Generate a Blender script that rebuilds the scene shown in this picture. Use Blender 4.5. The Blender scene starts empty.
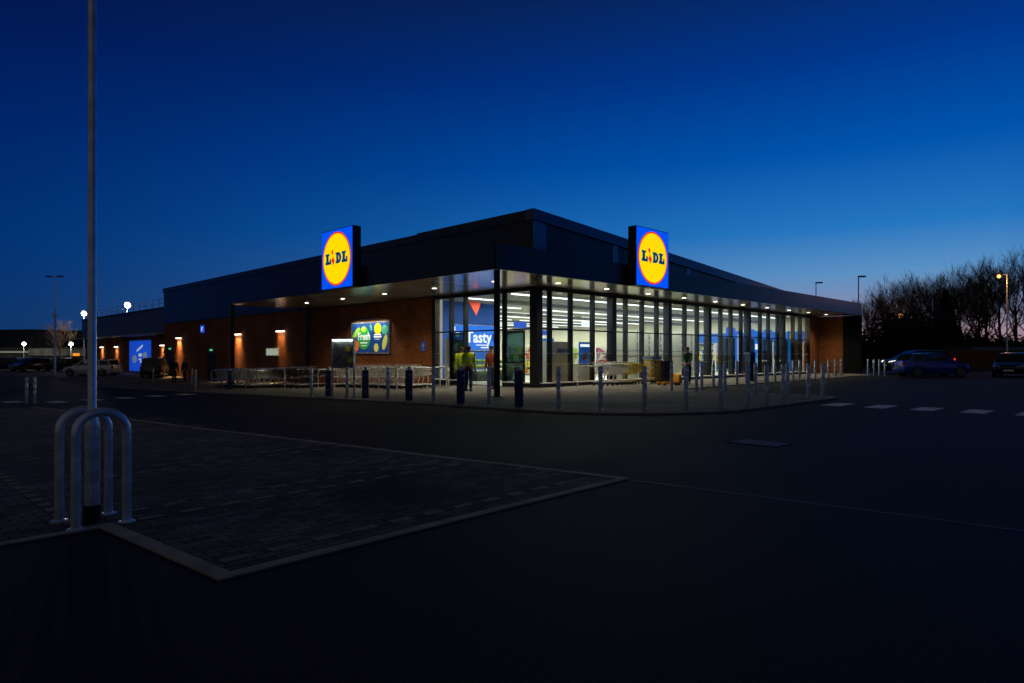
import bpy, bmesh, math, random
from mathutils import Vector, Matrix
R = math.radians
S = math.sqrt(0.5)
C = bpy.context.scene.collection
random.seed(7)

# ------------------------------------------------------------------ camera, sky, exposure
CAM_Z, F = 1.35, 661.0
cam_d = bpy.data.cameras.new('camera'); cam = bpy.data.objects.new('camera', cam_d); C.objects.link(cam)
cam.location = (0, 0, CAM_Z); cam.rotation_euler = (R(90), 0, R(-45))
cam_d.sensor_width = 36; cam_d.lens = F / 1024 * 36; cam_d.shift_y = 13.5 / 1024; cam_d.clip_start = 0.1; cam_d.clip_end = 6000
sc = bpy.context.scene; sc.camera = cam
sc.view_settings.view_transform = 'Standard'; sc.view_settings.look = 'None'
sc.view_settings.exposure = 0.0; sc.view_settings.gamma = 1.0
sc.cycles.use_denoising = True
sc.cycles.max_bounces = 6; sc.cycles.diffuse_bounces = 3; sc.cycles.glossy_bounces = 3
sc.cycles.transparent_max_bounces = 16; sc.cycles.sample_clamp_indirect = 3.0
sc.cycles.caustics_reflective = False; sc.cycles.caustics_refractive = False

def srgb(r, g, b):
    f = lambda v: (v/255)/12.92 if v/255 <= 0.04045 else ((v/255+0.055)/1.055)**2.4
    return (f(r), f(g), f(b), 1)

world = bpy.data.worlds.new('World'); sc.world = world; world.use_nodes = True
nt = world.node_tree; N = nt.nodes; L = nt.links
for n in list(N): N.remove(n)
out = N.new('ShaderNodeOutputWorld'); bg = N.new('ShaderNodeBackground'); L.new(bg.outputs[0], out.inputs[0])
tc = N.new('ShaderNodeTexCoord'); sx = N.new('ShaderNodeSeparateXYZ'); L.new(tc.outputs['Generated'], sx.inputs[0])
def ramp(stops):
    r = N.new('ShaderNodeValToRGB'); r.color_ramp.interpolation = 'EASE' if False else 'LINEAR'
    e = r.color_ramp.elements
    while len(e) > 1: e.remove(e[-1])
    e[0].position = stops[0][0]; e[0].color = srgb(*stops[0][1])
    for p, c in stops[1:]:
        k = e.new(p); k.color = srgb(*c)
    return r
# input to each ramp: sine of the elevation (0 horizon .. 0.5 about 30 degrees)
dark = ramp([(0.0, (8, 44, 88)), (0.05, (3, 46, 102)), (0.14, (0, 43, 108)), (0.26, (0, 33, 100)), (0.38, (1, 22, 80)), (0.55, (10, 18, 40)), (1, (20, 19, 22))])
glow = ramp([(0.0, (176, 122, 118)), (0.03, (164, 134, 146)), (0.065, (130, 142, 176)), (0.11, (92, 146, 196)), (0.17, (38, 120, 194)), (0.27, (0, 86, 176)), (0.38, (0, 58, 146)), (0.55, (12, 26, 56)), (1, (20, 19, 22))])
L.new(sx.outputs['Z'], dark.inputs[0]); L.new(sx.outputs['Z'], glow.inputs[0])
vd = N.new('ShaderNodeVectorMath'); vd.operation = 'DOT_PRODUCT'; vd.inputs[1].default_value = (math.cos(R(13)), math.sin(R(13)), 0.0); L.new(tc.outputs['Generated'], vd.inputs[0])
mr = N.new('ShaderNodeMapRange'); mr.inputs['From Min'].default_value = 0.15; mr.inputs['From Max'].default_value = 1.0
L.new(vd.outputs['Value'], mr.inputs['Value'])
pw = N.new('ShaderNodeMath'); pw.operation = 'POWER'; pw.inputs[1].default_value = 1.9; L.new(mr.outputs[0], pw.inputs[0])
mx = N.new('ShaderNodeMixRGB'); # pink glow masked off behind the camera; grey added there to neutralise foreground light
ym = N.new('ShaderNodeMapRange'); ym.inputs['From Min'].default_value = -0.02; ym.inputs['From Max'].default_value = 0.15; ym.inputs['To Min'].default_value = 0.0; L.new(sx.outputs['Y'], ym.inputs['Value'])
blue = ramp([(0.0, (70, 112, 156)), (0.055, (60, 114, 172)), (0.10, (42, 110, 184)), (0.17, (18, 106, 190)), (0.27, (0, 84, 176)), (0.38, (0, 58, 146)), (0.55, (12, 26, 56)), (1, (20, 19, 22))]); L.new(sx.outputs['Z'], blue.inputs[0])
p2 = N.new('ShaderNodeMath'); p2.operation = 'POWER'; p2.inputs[1].default_value = 1.3; L.new(pw.outputs[0], p2.inputs[0])
gm = N.new('ShaderNodeMath'); gm.operation = 'MULTIPLY'; L.new(p2.outputs[0], gm.inputs[0]); L.new(ym.outputs[0], gm.inputs[1])
mp = N.new('ShaderNodeMixRGB'); L.new(gm.outputs[0], mp.inputs[0]); L.new(blue.outputs[0], mp.inputs[1]); L.new(glow.outputs[0], mp.inputs[2])
L.new(pw.outputs[0], mx.inputs[0]); L.new(dark.outputs[0], mx.inputs[1]); L.new(mp.outputs[0], mx.inputs[2])
fd = N.new('ShaderNodeVectorMath'); fd.operation = 'DOT_PRODUCT'; fd.inputs[1].default_value = (-0.96, -0.28, 0.0); L.new(tc.outputs['Generated'], fd.inputs[0])
bm_ = N.new('ShaderNodeMapRange'); bm_.inputs['From Min'].default_value = 0.1; bm_.inputs['From Max'].default_value = 0.5; bm_.inputs['To Max'].default_value = 0.95; L.new(fd.outputs['Value'], bm_.inputs['Value'])
m3 = N.new('ShaderNodeMixRGB'); m3.inputs[2].default_value = srgb(58, 58, 58); L.new(bm_.outputs[0], m3.inputs[0]); L.new(mx.outputs[0], m3.inputs[1])
L.new(m3.outputs[0], bg.inputs[0]); bg.inputs[1].default_value = 1.0

# ------------------------------------------------------------------ ground height: the car park falls gently away to the left
def sp(v):
    return v if v > 30 else math.log1p(math.exp(v))
def gz(X, Y):
    lat = S*(X-Y); D = S*(X+Y)
    f = -0.03*2.0*sp(-lat/2.0)
    t = min(1, max(0, (D-46)/16)); t = t*t*(3-2*t)
    fl = -0.8 + 0.35*t; s = 0.06
    m = max(f, fl)
    return m + s*math.log(math.exp((f-m)/s)+math.exp((fl-m)/s))
KERB = 0.04
def G(px, py, off=0.0):
    """ground point under a pixel"""
    r = (px-512)/F; k = (py-355)/F; D = 10.0
    for _ in range(60):
        z = gz(S*D*(1+r), S*D*(1-r)) + off
        D = 0.5*D + 0.5*min(400, (CAM_Z-z)/k)
    return (S*D*(1+r), S*D*(1-r))
def at(px, D):
    r = (px-512)/F
    return (S*D*(1+r), S*D*(1-r))

# ------------------------------------------------------------------ materials
MATS = {}
def mat(name, col, rough=0.6, metal=0.0, var=0.0, vscale=3.0, bump=0.0, bscale=20.0, emit=None, es=1.0, spec=0.5, coat=0.0):
    if name in MATS: return MATS[name]
    m = bpy.data.materials.new(name); m.use_nodes = True; n = m.node_tree.nodes; l = m.node_tree.links
    b = n['Principled BSDF']; b.inputs['Base Color'].default_value = (*col[:3], 1); b.inputs['Roughness'].default_value = rough
    b.inputs['Metallic'].default_value = metal; b.inputs['Specular IOR Level'].default_value = spec; b.inputs['Coat Weight'].default_value = coat
    if emit: b.inputs['Emission Color'].default_value = (*emit[:3], 1); b.inputs['Emission Strength'].default_value = es
    t = None
    if var or bump: t = n.new('ShaderNodeTexCoord')
    if var:
        ns = n.new('ShaderNodeTexNoise'); ns.inputs['Scale'].default_value = vscale; ns.inputs['Detail'].default_value = 6
        l.new(t.outputs['Object'], ns.inputs['Vector'])
        mm = n.new('ShaderNodeMapRange'); mm.inputs['From Min'].default_value = 0.3; mm.inputs['From Max'].default_value = 0.7
        mm.inputs['To Min'].default_value = 1-var; mm.inputs['To Max'].default_value = 1+var; l.new(ns.outputs[0], mm.inputs[0])
        h = n.new('ShaderNodeHueSaturation'); h.inputs['Color'].default_value = (*col[:3], 1); l.new(mm.outputs[0], h.inputs['Value'])
        l.new(h.outputs[0], b.inputs['Base Color'])
        m2 = n.new('ShaderNodeMapRange'); m2.inputs['To Min'].default_value = max(0.03, rough-0.12); m2.inputs['To Max'].default_value = min(1, rough+0.12)
        l.new(ns.outputs[0], m2.inputs[0]); l.new(m2.outputs[0], b.inputs['Roughness'])
    if bump:
        nb = n.new('ShaderNodeTexNoise'); nb.inputs['Scale'].default_value = bscale; nb.inputs['Detail'].default_value = 4
        l.new(t.outputs['Object'], nb.inputs['Vector'])
        bp = n.new('ShaderNodeBump'); bp.inputs['Strength'].default_value = bump; bp.inputs['Distance'].default_value = 0.02
        l.new(nb.outputs[0], bp.inputs['Height']); l.new(bp.outputs[0], b.inputs['Normal'])
    MATS[name] = m; return m
def emat(name, col, s=1.0):
    if name in MATS: return MATS[name]
    m = mat(name, (0.01, 0.01, 0.01), 0.6, emit=col, es=s, spec=0.1); return m
def brickmat(name, axis, c1, c2, mortar, bw, bh, msize=0.01, rough=0.85, bump=0.4, var=0.25, rot=0):
    """axis: which object axes span the surface ('xy','yz','xz')"""
    if name in MATS: return MATS[name]
    m = bpy.data.materials.new(name); m.use_nodes = True; n = m.node_tree.nodes; l = m.node_tree.links
    b = n['Principled BSDF']; t = n.new('ShaderNodeTexCoord'); s = n.new('ShaderNodeSeparateXYZ'); c = n.new('ShaderNodeCombineXYZ')
    l.new(t.outputs['Object'], s.inputs[0]); l.new(s.outputs[axis[0].upper()], c.inputs[0]); l.new(s.outputs[axis[1].upper()], c.inputs[1])
    br = n.new('ShaderNodeTexBrick'); br.inputs['Scale'].default_value = 1.0; br.inputs['Brick Width'].default_value = bw
    br.inputs['Row Height'].default_value = bh; br.inputs['Mortar Size'].default_value = msize; br.inputs['Mortar Smooth'].default_value = 0.3
    br.inputs['Color1'].default_value = (*c1, 1); br.inputs['Color2'].default_value = (*c2, 1); br.inputs['Mortar'].default_value = (*mortar, 1)
    l.new(c.outputs[0], br.inputs['Vector'])
    ns = n.new('ShaderNodeTexNoise'); ns.inputs['Scale'].default_value = 0.6; ns.inputs['Detail'].default_value = 8; l.new(t.outputs['Object'], ns.inputs['Vector'])
    mm = n.new('ShaderNodeMapRange'); mm.inputs['From Min'].default_value = 0.3; mm.inputs['From Max'].default_value = 0.7
    mm.inputs['To Min'].default_value = 1-var; mm.inputs['To Max'].default_value = 1+var; l.new(ns.outputs[0], mm.inputs[0])
    h = n.new('ShaderNodeHueSaturation'); l.new(br.outputs['Color'], h.inputs['Color']); l.new(mm.outputs[0], h.inputs['Value'])
    l.new(h.outputs[0], b.inputs['Base Color']); b.inputs['Roughness'].default_value = rough; b.inputs['Specular IOR Level'].default_value = 0.3
    bp = n.new('ShaderNodeBump'); bp.inputs['Strength'].default_value = bump; bp.inputs['Distance'].default_value = 0.01; bp.invert = True
    l.new(br.outputs['Fac'], bp.inputs['Height']); l.new(bp.outputs[0], b.inputs['Normal'])
    MATS[name] = m; return m
def glassmat(name, tint, gl=0.07):
    m = bpy.data.materials.new(name); m.use_nodes = True; n = m.node_tree.nodes; l = m.node_tree.links
    n.remove(n['Principled BSDF']); o = n['Material Output']
    tr = n.new('ShaderNodeBsdfTransparent'); tr.inputs[0].default_value = (*tint, 1); g = n.new('ShaderNodeBsdfGlossy'); g.inputs['Roughness'].default_value = 0.03
    lw = n.new('ShaderNodeLayerWeight'); lw.inputs[0].default_value = 0.5; p5 = n.new('ShaderNodeMath'); p5.operation = 'POWER'; p5.inputs[1].default_value = 5.0
    l.new(lw.outputs['Facing'], p5.inputs[0]); fr = n.new('ShaderNodeMath'); fr.operation = 'MULTIPLY_ADD'; fr.inputs[1].default_value = 0.9; fr.inputs[2].default_value = gl; l.new(p5.outputs[0], fr.inputs[0])
    mxs = n.new('ShaderNodeMixShader')
    l.new(fr.outputs[0], mxs.inputs[0]); l.new(tr.outputs[0], mxs.inputs[1]); l.new(g.outputs[0], mxs.inputs[2]); l.new(mxs.outputs[0], o.inputs[0])
    MATS[name] = m; return m

def asphalt(name, base, patch):
    m = bpy.data.materials.new(name); m.use_nodes = True; n = m.node_tree.nodes; l = m.node_tree.links
    b = n['Principled BSDF']; t = n.new('ShaderNodeTexCoord')
    a = n.new('ShaderNodeTexNoise'); a.inputs['Scale'].default_value = 0.18; a.inputs['Detail'].default_value = 7; a.inputs['Roughness'].default_value = 0.6
    g = n.new('ShaderNodeTexNoise'); g.inputs['Scale'].default_value = 45; g.inputs['Detail'].default_value = 3
    v = n.new('ShaderNodeTexVoronoi'); v.inputs['Scale'].default_value = 70
    for q in (a, g, v): l.new(t.outputs['Object'], q.inputs['Vector'])
    r = n.new('ShaderNodeValToRGB'); r.color_ramp.elements[0].position = 0.35; r.color_ramp.elements[1].position = 0.68
    r.color_ramp.elements[0].color = (*base, 1); r.color_ramp.elements[1].color = (*patch, 1); l.new(a.outputs[0], r.inputs[0])
    x = n.new('ShaderNodeMixRGB'); x.blend_type = 'MULTIPLY'; x.inputs[0].default_value = 0.75; l.new(r.outputs[0], x.inputs[1])
    r2 = n.new('ShaderNodeValToRGB'); r2.color_ramp.elements[0].position = 0.3; r2.color_ramp.elements[0].color = (0.45,)*3+(1,); r2.color_ramp.elements[1].position = 0.75; r2.color_ramp.elements[1].color = (1.6,)*3+(1,)
    l.new(g.outputs[0], r2.inputs[0]); l.new(r2.outputs[0], x.inputs[2]); l.new(x.outputs[0], b.inputs['Base Color'])
    mr2 = n.new('ShaderNodeMapRange'); mr2.inputs['To Min'].default_value = 0.62; mr2.inputs['To Max'].default_value = 0.9; l.new(a.outputs[0], mr2.inputs[0]); l.new(mr2.outputs[0], b.inputs['Roughness'])
    b.inputs['Specular IOR Level'].default_value = 0.25
    bp = n.new('ShaderNodeBump'); bp.inputs['Strength'].default_value = 0.5; bp.inputs['Distance'].default_value = 0.008
    l.new(v.outputs['Distance'], bp.inputs['Height']); l.new(bp.outputs[0], b.inputs['Normal'])
    MATS[name] = m; return m

M_asph = asphalt('asphalt', (0.007, 0.0055, 0.0038), (0.032, 0.026, 0.018))
M_pave = brickmat('block_paving', 'xy', (0.062, 0.055, 0.044), (0.20, 0.175, 0.14), (0.014, 0.012, 0.009), 0.2, 0.1, 0.008, bump=0.6, var=0.6)
M_slab = brickmat('paving_slabs', 'xy', (0.13, 0.125, 0.115), (0.18, 0.172, 0.16), (0.05, 0.05, 0.046), 0.6, 0.4, 0.010, bump=0.4, var=0.3)
M_conc = mat('concrete', (0.46, 0.39, 0.27), 0.85, var=0.3, vscale=2.5, bump=0.3)
M_paint = mat('road_paint', (0.8, 0.8, 0.77), 0.7, var=0.25, vscale=6)
M_lblock = mat('light_block', (0.34, 0.28, 0.17), 0.85, var=0.3, vscale=9)
M_brick_y = brickmat('red_brick_side', 'yz', (0.38, 0.118, 0.024), (0.23, 0.062, 0.018), (0.18, 0.11, 0.055), 0.225, 0.075, 0.010)
M_brick_x = brickmat('red_brick_front', 'xz', (0.38, 0.118, 0.024), (0.23, 0.062, 0.018), (0.18, 0.11, 0.055), 0.225, 0.075, 0.010)
M_clad = mat('anthracite_cladding', (0.056, 0.057, 0.058), 0.33, 0.62, var=0.12, vscale=0.5)
M_clad2 = mat('sky_reflection_cladding', (0.17, 0.19, 0.22), 0.25, 0.75, var=0.1, vscale=0.5)  # paler copy of the cladding, with sky reflections put into its colour
M_cop = mat('coping_metal', (0.10, 0.12, 0.15), 0.3, 0.7, var=0.1)
M_frame = mat('window_frame_metal', (0.012, 0.013, 0.015), 0.4, 0.2, var=0.1)
M_black = mat('black_steel', (0.008, 0.008, 0.009), 0.45, var=0.1)
M_soff = mat('soffit_panel', (0.6, 0.58, 0.53), 0.2, 0.5, var=0.12, vscale=0.35)
M_galv = mat('galvanised_steel', (0.80, 0.84, 0.86), 0.26, 0.45, var=0.22, vscale=7, bump=0.05)
M_stain = mat('stainless_steel', (0.5, 0.51, 0.53), 0.26, 0.6, var=0.1, vscale=5)
M_chrome = mat('chrome_wire', (0.8, 0.8, 0.78), 0.3, 0.25, var=0.05)
M_rub = mat('rubber', (0.015, 0.015, 0.015), 0.8, var=0.1)
M_white = mat('white_board', (0.7, 0.7, 0.66), 0.6, var=0.05)
M_ceil = mat('ceiling_tiles', (0.34, 0.34, 0.28), 0.8, var=0.06, vscale=1.5)
M_iwall = mat('cream_wall', (0.62, 0.60, 0.48), 0.8, var=0.05)
M_iblue = mat('blue_wall', (0.002, 0.10, 0.55), 0.6, var=0.05)
M_ifloor = brickmat('floor_tiles', 'xy', (0.42, 0.41, 0.38), (0.46, 0.45, 0.42), (0.3, 0.3, 0.28), 0.6, 0.6, 0.006, rough=0.3, bump=0.05, var=0.05)
M_glass = glassmat('shop_glass', (0.93, 0.96, 0.95)); M_tint = glassmat('reflection_tint_glass', (0.22, 0.36, 0.38), 0.08)  # dark door tint stands in for the outdoors mirrored in the panes
M_cglass = mat('car_glass', (0.01, 0.012, 0.014), 0.06, 0.0, spec=0.8)
M_roof = mat('roof_sheet', (0.05, 0.055, 0.06), 0.5, 0.3, var=0.1)

# ------------------------------------------------------------------ mesh helpers
class MB:
    def __init__(s): s.v = []; s.f = []; s.mi = []; s.m = 0
    def add(s, vs, fs):
        o = len(s.v); s.v += [tuple(v) for v in vs]; s.f += [tuple(i+o for i in f) for f in fs]; s.mi += [s.m]*len(fs); return s
    def box(s, x0, y0, z0, x1, y1, z1):
        vs = [(x, y, z) for z in (z0, z1) for x, y in ((x0, y0), (x1, y0), (x1, y1), (x0, y1))]
        return s.add(vs, [(3, 2, 1, 0), (4, 5, 6, 7), (0, 1, 5, 4), (1, 2, 6, 5), (2, 3, 7, 6), (3, 0, 4, 7)])
    def cbox(s, cx, cy, cz, sx_, sy_, sz_):
        return s.box(cx-sx_/2, cy-sy_/2, cz-sz_/2, cx+sx_/2, cy+sy_/2, cz+sz_/2)
    def tube(s, pts, r, n=8, cap=True, closed=False):
        pts = [Vector(p) for p in pts]; k = len(pts); rr = r if isinstance(r, (list, tuple)) else [r]*k
        up = None; rings = []
        for i, p in enumerate(pts):
            a = pts[(i-1) % k] if (i > 0 or closed) else p; b = pts[(i+1) % k] if (i < k-1 or closed) else p
            d = (b-a)
            if d.length < 1e-9: d = Vector((0, 0, 1))
            d.normalize()
            if up is None:
                up = Vector((0, 0, 1)) if abs(d.z) < 0.9 else Vector((1, 0, 0))
            sd = d.cross(up)
            if sd.length < 1e-6: sd = d.orthogonal()
            sd.normalize(); up = sd.cross(d).normalized()
            rings.append([p + (sd*math.cos(2*math.pi*j/n) + up*math.sin(2*math.pi*j/n))*rr[i] for j in range(n)])
        vs = [v for q in rings for v in q]; fs = []
        for i in range(k if closed else k-1):
            a, b = i*n, ((i+1) % k)*n
            for j in range(n): fs.append((a+j, a+(j+1) % n, b+(j+1) % n, b+j))
        if cap and not closed: fs.append(tuple(reversed(range(n)))); fs.append(tuple((k-1)*n+j for j in range(n)))
        return s.add(vs, fs)
    def lathe(s, prof, c=(0, 0, 0), n=16, axis='z'):
        vs = []
        for r, h in prof:
            for j in range(n):
                a = 2*math.pi*j/n; u, w = r*math.cos(a), r*math.sin(a)
                p = (u, w, h) if axis == 'z' else ((h, u, w) if axis == 'x' else (u, h, w))
                vs.append((c[0]+p[0], c[1]+p[1], c[2]+p[2]))
        fs = [(i*n+j, i*n+(j+1) % n, (i+1)*n+(j+1) % n, (i+1)*n+j) for i in range(len(prof)-1) for j in range(n)]
        fs.append(tuple(reversed(range(n)))); fs.append(tuple((len(prof)-1)*n+j for j in range(n)))
        return s.add(vs, fs)
    def prism(s, poly, fn, d0, d1):
        """poly of (u,v); fn(u,v,d) -> xyz"""
        n = len(poly); vs = [fn(u, v, d0) for u, v in poly] + [fn(u, v, d1) for u, v in poly]
        fs = [tuple(range(n)), tuple(reversed(range(n, 2*n)))] + [(i, i+n, (i+1) % n+n, (i+1) % n) for i in range(n)]
        return s.add(vs, fs)
    def build(s, name, m, parent=None, world=False, smooth=False, angle=40):
        me = bpy.data.meshes.new(name); me.from_pydata(s.v, [], s.f)
        for q in (m if isinstance(m, (list, tuple)) else [m]): me.materials.append(q)
        if any(s.mi): me.polygons.foreach_set('material_index', s.mi)
        bm = bmesh.new(); bm.from_mesh(me); bmesh.ops.recalc_face_normals(bm, faces=bm.faces); bm.to_mesh(me); bm.free()
        if smooth:
            me.polygons.foreach_set('use_smooth', [True]*len(me.polygons)); me.set_sharp_from_angle(angle=R(angle))
        o = bpy.data.objects.new(name, me); C.objects.link(o)
        if parent is not None:
            o.parent = parent
            if world: o.location = -Vector(parent.location)
        return o

def tag(o, label, cat, group=None, kind=None):
    if label: o['label'] = label
    if cat: o['category'] = cat
    if group: o['group'] = group
    if kind: o['kind'] = kind
    return o
def thing(name, label, cat, loc=(0, 0, 0), rz=0.0, group=None):
    o = bpy.data.objects.new(name, None); C.objects.link(o); o.location = loc; o.rotation_euler = (0, 0, rz); o.empty_display_size = 0.3
    return tag(o, label, cat, group)
def dup(root, loc, rz=0.0, label=None, group=None, scale=None):
    r = root.copy(); C.objects.link(r); r.location = loc; r.rotation_euler = (0, 0, rz)
    if scale: r.scale = scale
    if label: r['label'] = label
    if group: r['group'] = group
    for ch in list(root.children):
        c = ch.copy(); C.objects.link(c); c.parent = r
        for g in list(ch.children):
            d = g.copy(); C.objects.link(d); d.parent = c
    return r
WORDS = ['one', 'two', 'three', 'four', 'five', 'six', 'seven', 'eight', 'nine']
ORD = ['first', 'second', 'third', 'fourth', 'fifth', 'sixth', 'seventh', 'eighth', 'ninth', 'tenth', 'eleventh', 'twelfth', 'thirteenth', 'fourteenth', 'fifteenth', 'sixteenth', 'seventeenth', 'eighteenth', 'nineteenth', 'twentieth']
def lamp(kind, name, loc, energy, col, parent=None, **kw):
    d = bpy.data.lights.new(name, kind); d.energy = energy; d.color = col
    for k, v in kw.items():
        if k != 'rot': setattr(d, k, v)
    o = bpy.data.objects.new(name, d); C.objects.link(o); o.location = loc
    if 'rot' in kw: o.rotation_euler = kw['rot']
    if parent is not None:
        o.parent = parent
    return o
def textmesh(name, s, size, m, parent, fn, bold=0.0, center=True, depth=0.004, shear=0.0, d0=0.0):
    """flat lettering; fn(u,v,d) maps to xyz"""
    cu = bpy.data.curves.new(name, 'FONT'); cu.body = s; cu.size = size; cu.offset = bold; cu.shear = shear
    cu.align_x = 'CENTER' if center else 'LEFT'; cu.extrude = depth; cu.resolution_u = 3
    o = bpy.data.objects.new(name+'_tmp', cu); C.objects.link(o)
    bpy.context.view_layer.update()
    me = bpy.data.meshes.new_from_object(o.evaluated_get(bpy.context.evaluated_depsgraph_get()))
    C.objects.unlink(o); bpy.data.objects.remove(o)
    for v in me.vertices:
        v.co = Vector(fn(v.co.x, v.co.y, d0 + v.co.z))
    me.materials.clear(); me.materials.append(m); me.name = name
    o = bpy.data.objects.new(name, me); C.objects.link(o)
    if parent is not None: o.parent = parent
    return o

# ------------------------------------------------------------------ ground
def drape(name, xs, ys, m, off, label=None, keep=None, thick=0.0):
    vs = [(x, y, gz(x, y)+off) for y in ys for x in xs]; n = len(xs); b = MB(); fs = []
    for j in range(len(ys)-1):
        for i in range(n-1):
            fs.append((j*n+i, j*n+i+1, (j+1)*n+i+1, (j+1)*n+i))
    b.add(vs, fs); return b.build(name, m)
def frange(a, b, st=1.0):
    k = max(1, int(math.ceil((b-a)/st-1e-6))); return [a+(b-a)*i/k for i in range(k+1)]
gxs = [-3000, -800, -300, -120, -60, -35, -22] + frange(-15, 70) + [80, 95, 120, 180, 300, 800, 3000]
gys = [-3000, -800, -300, -120, -60, -35, -22] + frange(-15, 75) + [80, 95, 120, 180, 300, 800, 3000]
tag(drape('ground', gxs, gys, M_asph, 0.0), None, None, kind='structure')
def polydrape(name, poly, m, off, skirt=0.0, st=1.0, extra=None):
    """fill a polygon, cut on a grid so it follows the slope; optional skirt down to the ground"""
    bm = bmesh.new(); vs = [bm.verts.new((x, y, 0)) for x, y in poly]; bm.faces.new(vs)
    xs = [p[0] for p in poly]; ys = [p[1] for p in poly]
    for ax, lo, hi in ((0, min(xs), max(xs)), (1, min(ys), max(ys))):
        k = math.ceil(lo/st)*st
        while k < hi:
            co = [0, 0, 0]; co[ax] = k + 1e-4; no = [0, 0, 0]; no[ax] = 1
            bmesh.ops.bisect_plane(bm, geom=bm.verts[:]+bm.edges[:]+bm.faces[:], plane_co=co, plane_no=no); k += st
    if skirt:
        be = [e for e in bm.edges if len(e.link_faces) == 1]
        r = bmesh.ops.extrude_edge_only(bm, edges=be)
        low = {v for v in r['geom'] if isinstance(v, bmesh.types.BMVert)}
        for v in bm.verts: v.co.z = gz(v.co.x, v.co.y) + off - (skirt if v in low else 0)
    else:
        for v in bm.verts: v.co.z = gz(v.co.x, v.co.y)+off
    bmesh.ops.recalc_face_normals(bm, faces=bm.faces)
    if not skirt:
        for f in bm.faces:
            if f.normal.z < 0: f.normal_flip()
    me = bpy.data.meshes.new(name); bm.to_mesh(me); bm.free(); me.materials.append(m)
    o = bpy.data.objects.new(name, me); C.objects.link(o); tag(o, None, None, kind='structure'); return o
# block paved parking bays (an L: the far part reaches beyond the lamp post)
BX0, BX1, BY0, BY1 = 1.70, 6.06, 4.31, 6.46
polydrape('paved_bays', [(BX0, BY0), (BX1, BY0), (5.73, 7.04), (5.2, 14.2), (4.6, 29.0), (-14, 29.0), (-14, BY1), (1.52, BY1)], M_pave, 0.004)
def strip(x0, y0, x1, y1, w, name='edging_strip', m=None, off=0.012):
    if abs(x1-x0) > abs(y1-y0): poly = [(x0, y0-w/2), (x1, y0-w/2), (x1, y0+w/2), (x0, y0+w/2)]
    else: poly = [(x0-w/2, y0), (x0+w/2, y0), (x0+w/2, y1), (x0-w/2, y1)]
    return polydrape(name, poly, m or M_conc, off, skirt=0.02)
strip(BX0+0.05, BY0, BX1+0.05, BY0, 0.1); polydrape('edging_strip', [(BX0-0.06, BY0-0.05), (BX0+0.06, BY0-0.05), (1.60, BY1), (1.48, BY1)], M_conc, 0.014, skirt=0.02)

def slant(pts, w, name, m, off):
    for (xa, ya), (xb, yb) in zip(pts, pts[1:]): polydrape(name, [(xa-w/2, ya), (xa+w/2, ya), (xb+w/2, yb), (xb-w/2, yb)], m, off, skirt=0.02)
slant([(BX1, BY0+0.05), (5.73, 7.04), (5.2, 14.2), (4.6, 29.0)], 0.1, 'edging_strip', M_conc, 0.012)
strip(-14, BY1, 1.6, BY1, 0.09)
slant([(8.0, -16), (BX1, BY0-0.06)], 0.05, 'asphalt_joint', mat('joint_tar', (0.035, 0.035, 0.034), 0.6, var=0.3), 0.003)
# light marker blocks between bays
mk = MB()
def blocks(x0, y0, dx, dy, n, w=0.2, h=0.1):
    for i in range(n):
        x, y = x0+dx*i, y0+dy*i
        if abs(dx) > abs(dy): a, b_, c_, d_ = x-w/2, y-h/2, x+w/2, y+h/2
        else: a, b_, c_, d_ = x-h/2, y-w/2, x+h/2, y+w/2
        q = [(a, b_), (c_, b_), (c_, d_), (a, d_)]
        mk.add([(p[0], p[1], gz(*p)+0.008) for p in q], [(0, 1, 2, 3)])
for yy in (4.64, 6.47, 6.92, 9.26, 9.72, 12.1, 12.56, 15.0, 15.4, 17.9, 18.3):
    blocks(1.9, yy, 0.35, 0, 11)
    if yy > 6.6: blocks(-1.1, yy, -0.35, 0, 14)
for xx in (1.36, -0.9): blocks(xx, 6.9, 0, 0.35, 60)
o = mk.build('bay_marker_blocks', M_lblock); tag(o, None, None, kind='structure')
# plaza pavement in front of the store
def arc(cx, cy, r, a0, a1, n=8):
    return [(cx+r*math.cos(R(a0+(a1-a0)*i/n)), cy+r*math.sin(R(a0+(a1-a0)*i/n))) for i in range(n+1)]
plaza = arc(15.5, 11.1, 3.75, 180, 270, 10) + arc(21.2, 8.35, 1.0, 270, 360, 6) + [(22.2, 12.3)] + arc(23.4, 12.3, 1.2, 180, 90, 5)[1:] + [(46, 14.1), (60, 14.6), (60, 17.0), (50.1, 17.0), (50.1, 18.2), (19.95, 18.2), (19.95, 63.9), (19.95, 94), (14, 94), (11.75, 60)]
polydrape('pavement', plaza, M_slab, KERB, skirt=0.06)
def kerbline(pts, w=0.14):
    b = MB(); fine = []
    for i in range(len(pts)-1):
        p, q = Vector(pts[i]), Vector(pts[i+1]); k = max(1, int((q-p).length/1.0))
        for j in range(k): fine.append(p+(q-p)*j/k)
    fine.append(Vector(pts[-1])); vs = []
    for i, p in enumerate(fine):
        a = fine[max(0, i-1)]; c = fine[min(len(fine)-1, i+1)]; d = (c-a).normalized(); nrm = Vector((-d.y, d.x))
        for off, dz in ((-w/2, -0.05), (-w/2, KERB+0.006), (w/2, KERB+0.006), (w/2, -0.05)):
            q = p+nrm*off; vs.append((q.x, q.y, gz(q.x, q.y)+dz))
    fs = [(i*4+j, i*4+j+1, (i+1)*4+j+1, (i+1)*4+j) for i in range(len(fine)-1) for j in range(3)]
    b.add(vs, fs); o = b.build('kerb', mat('kerb_stone', (0.2, 0.18, 0.15), 0.85, var=0.3, vscale=3)); tag(o, None, None, kind='structure')
kerbline([(11.75, 60)] + plaza[:plaza.index((46, 14.1))+2])
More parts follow.
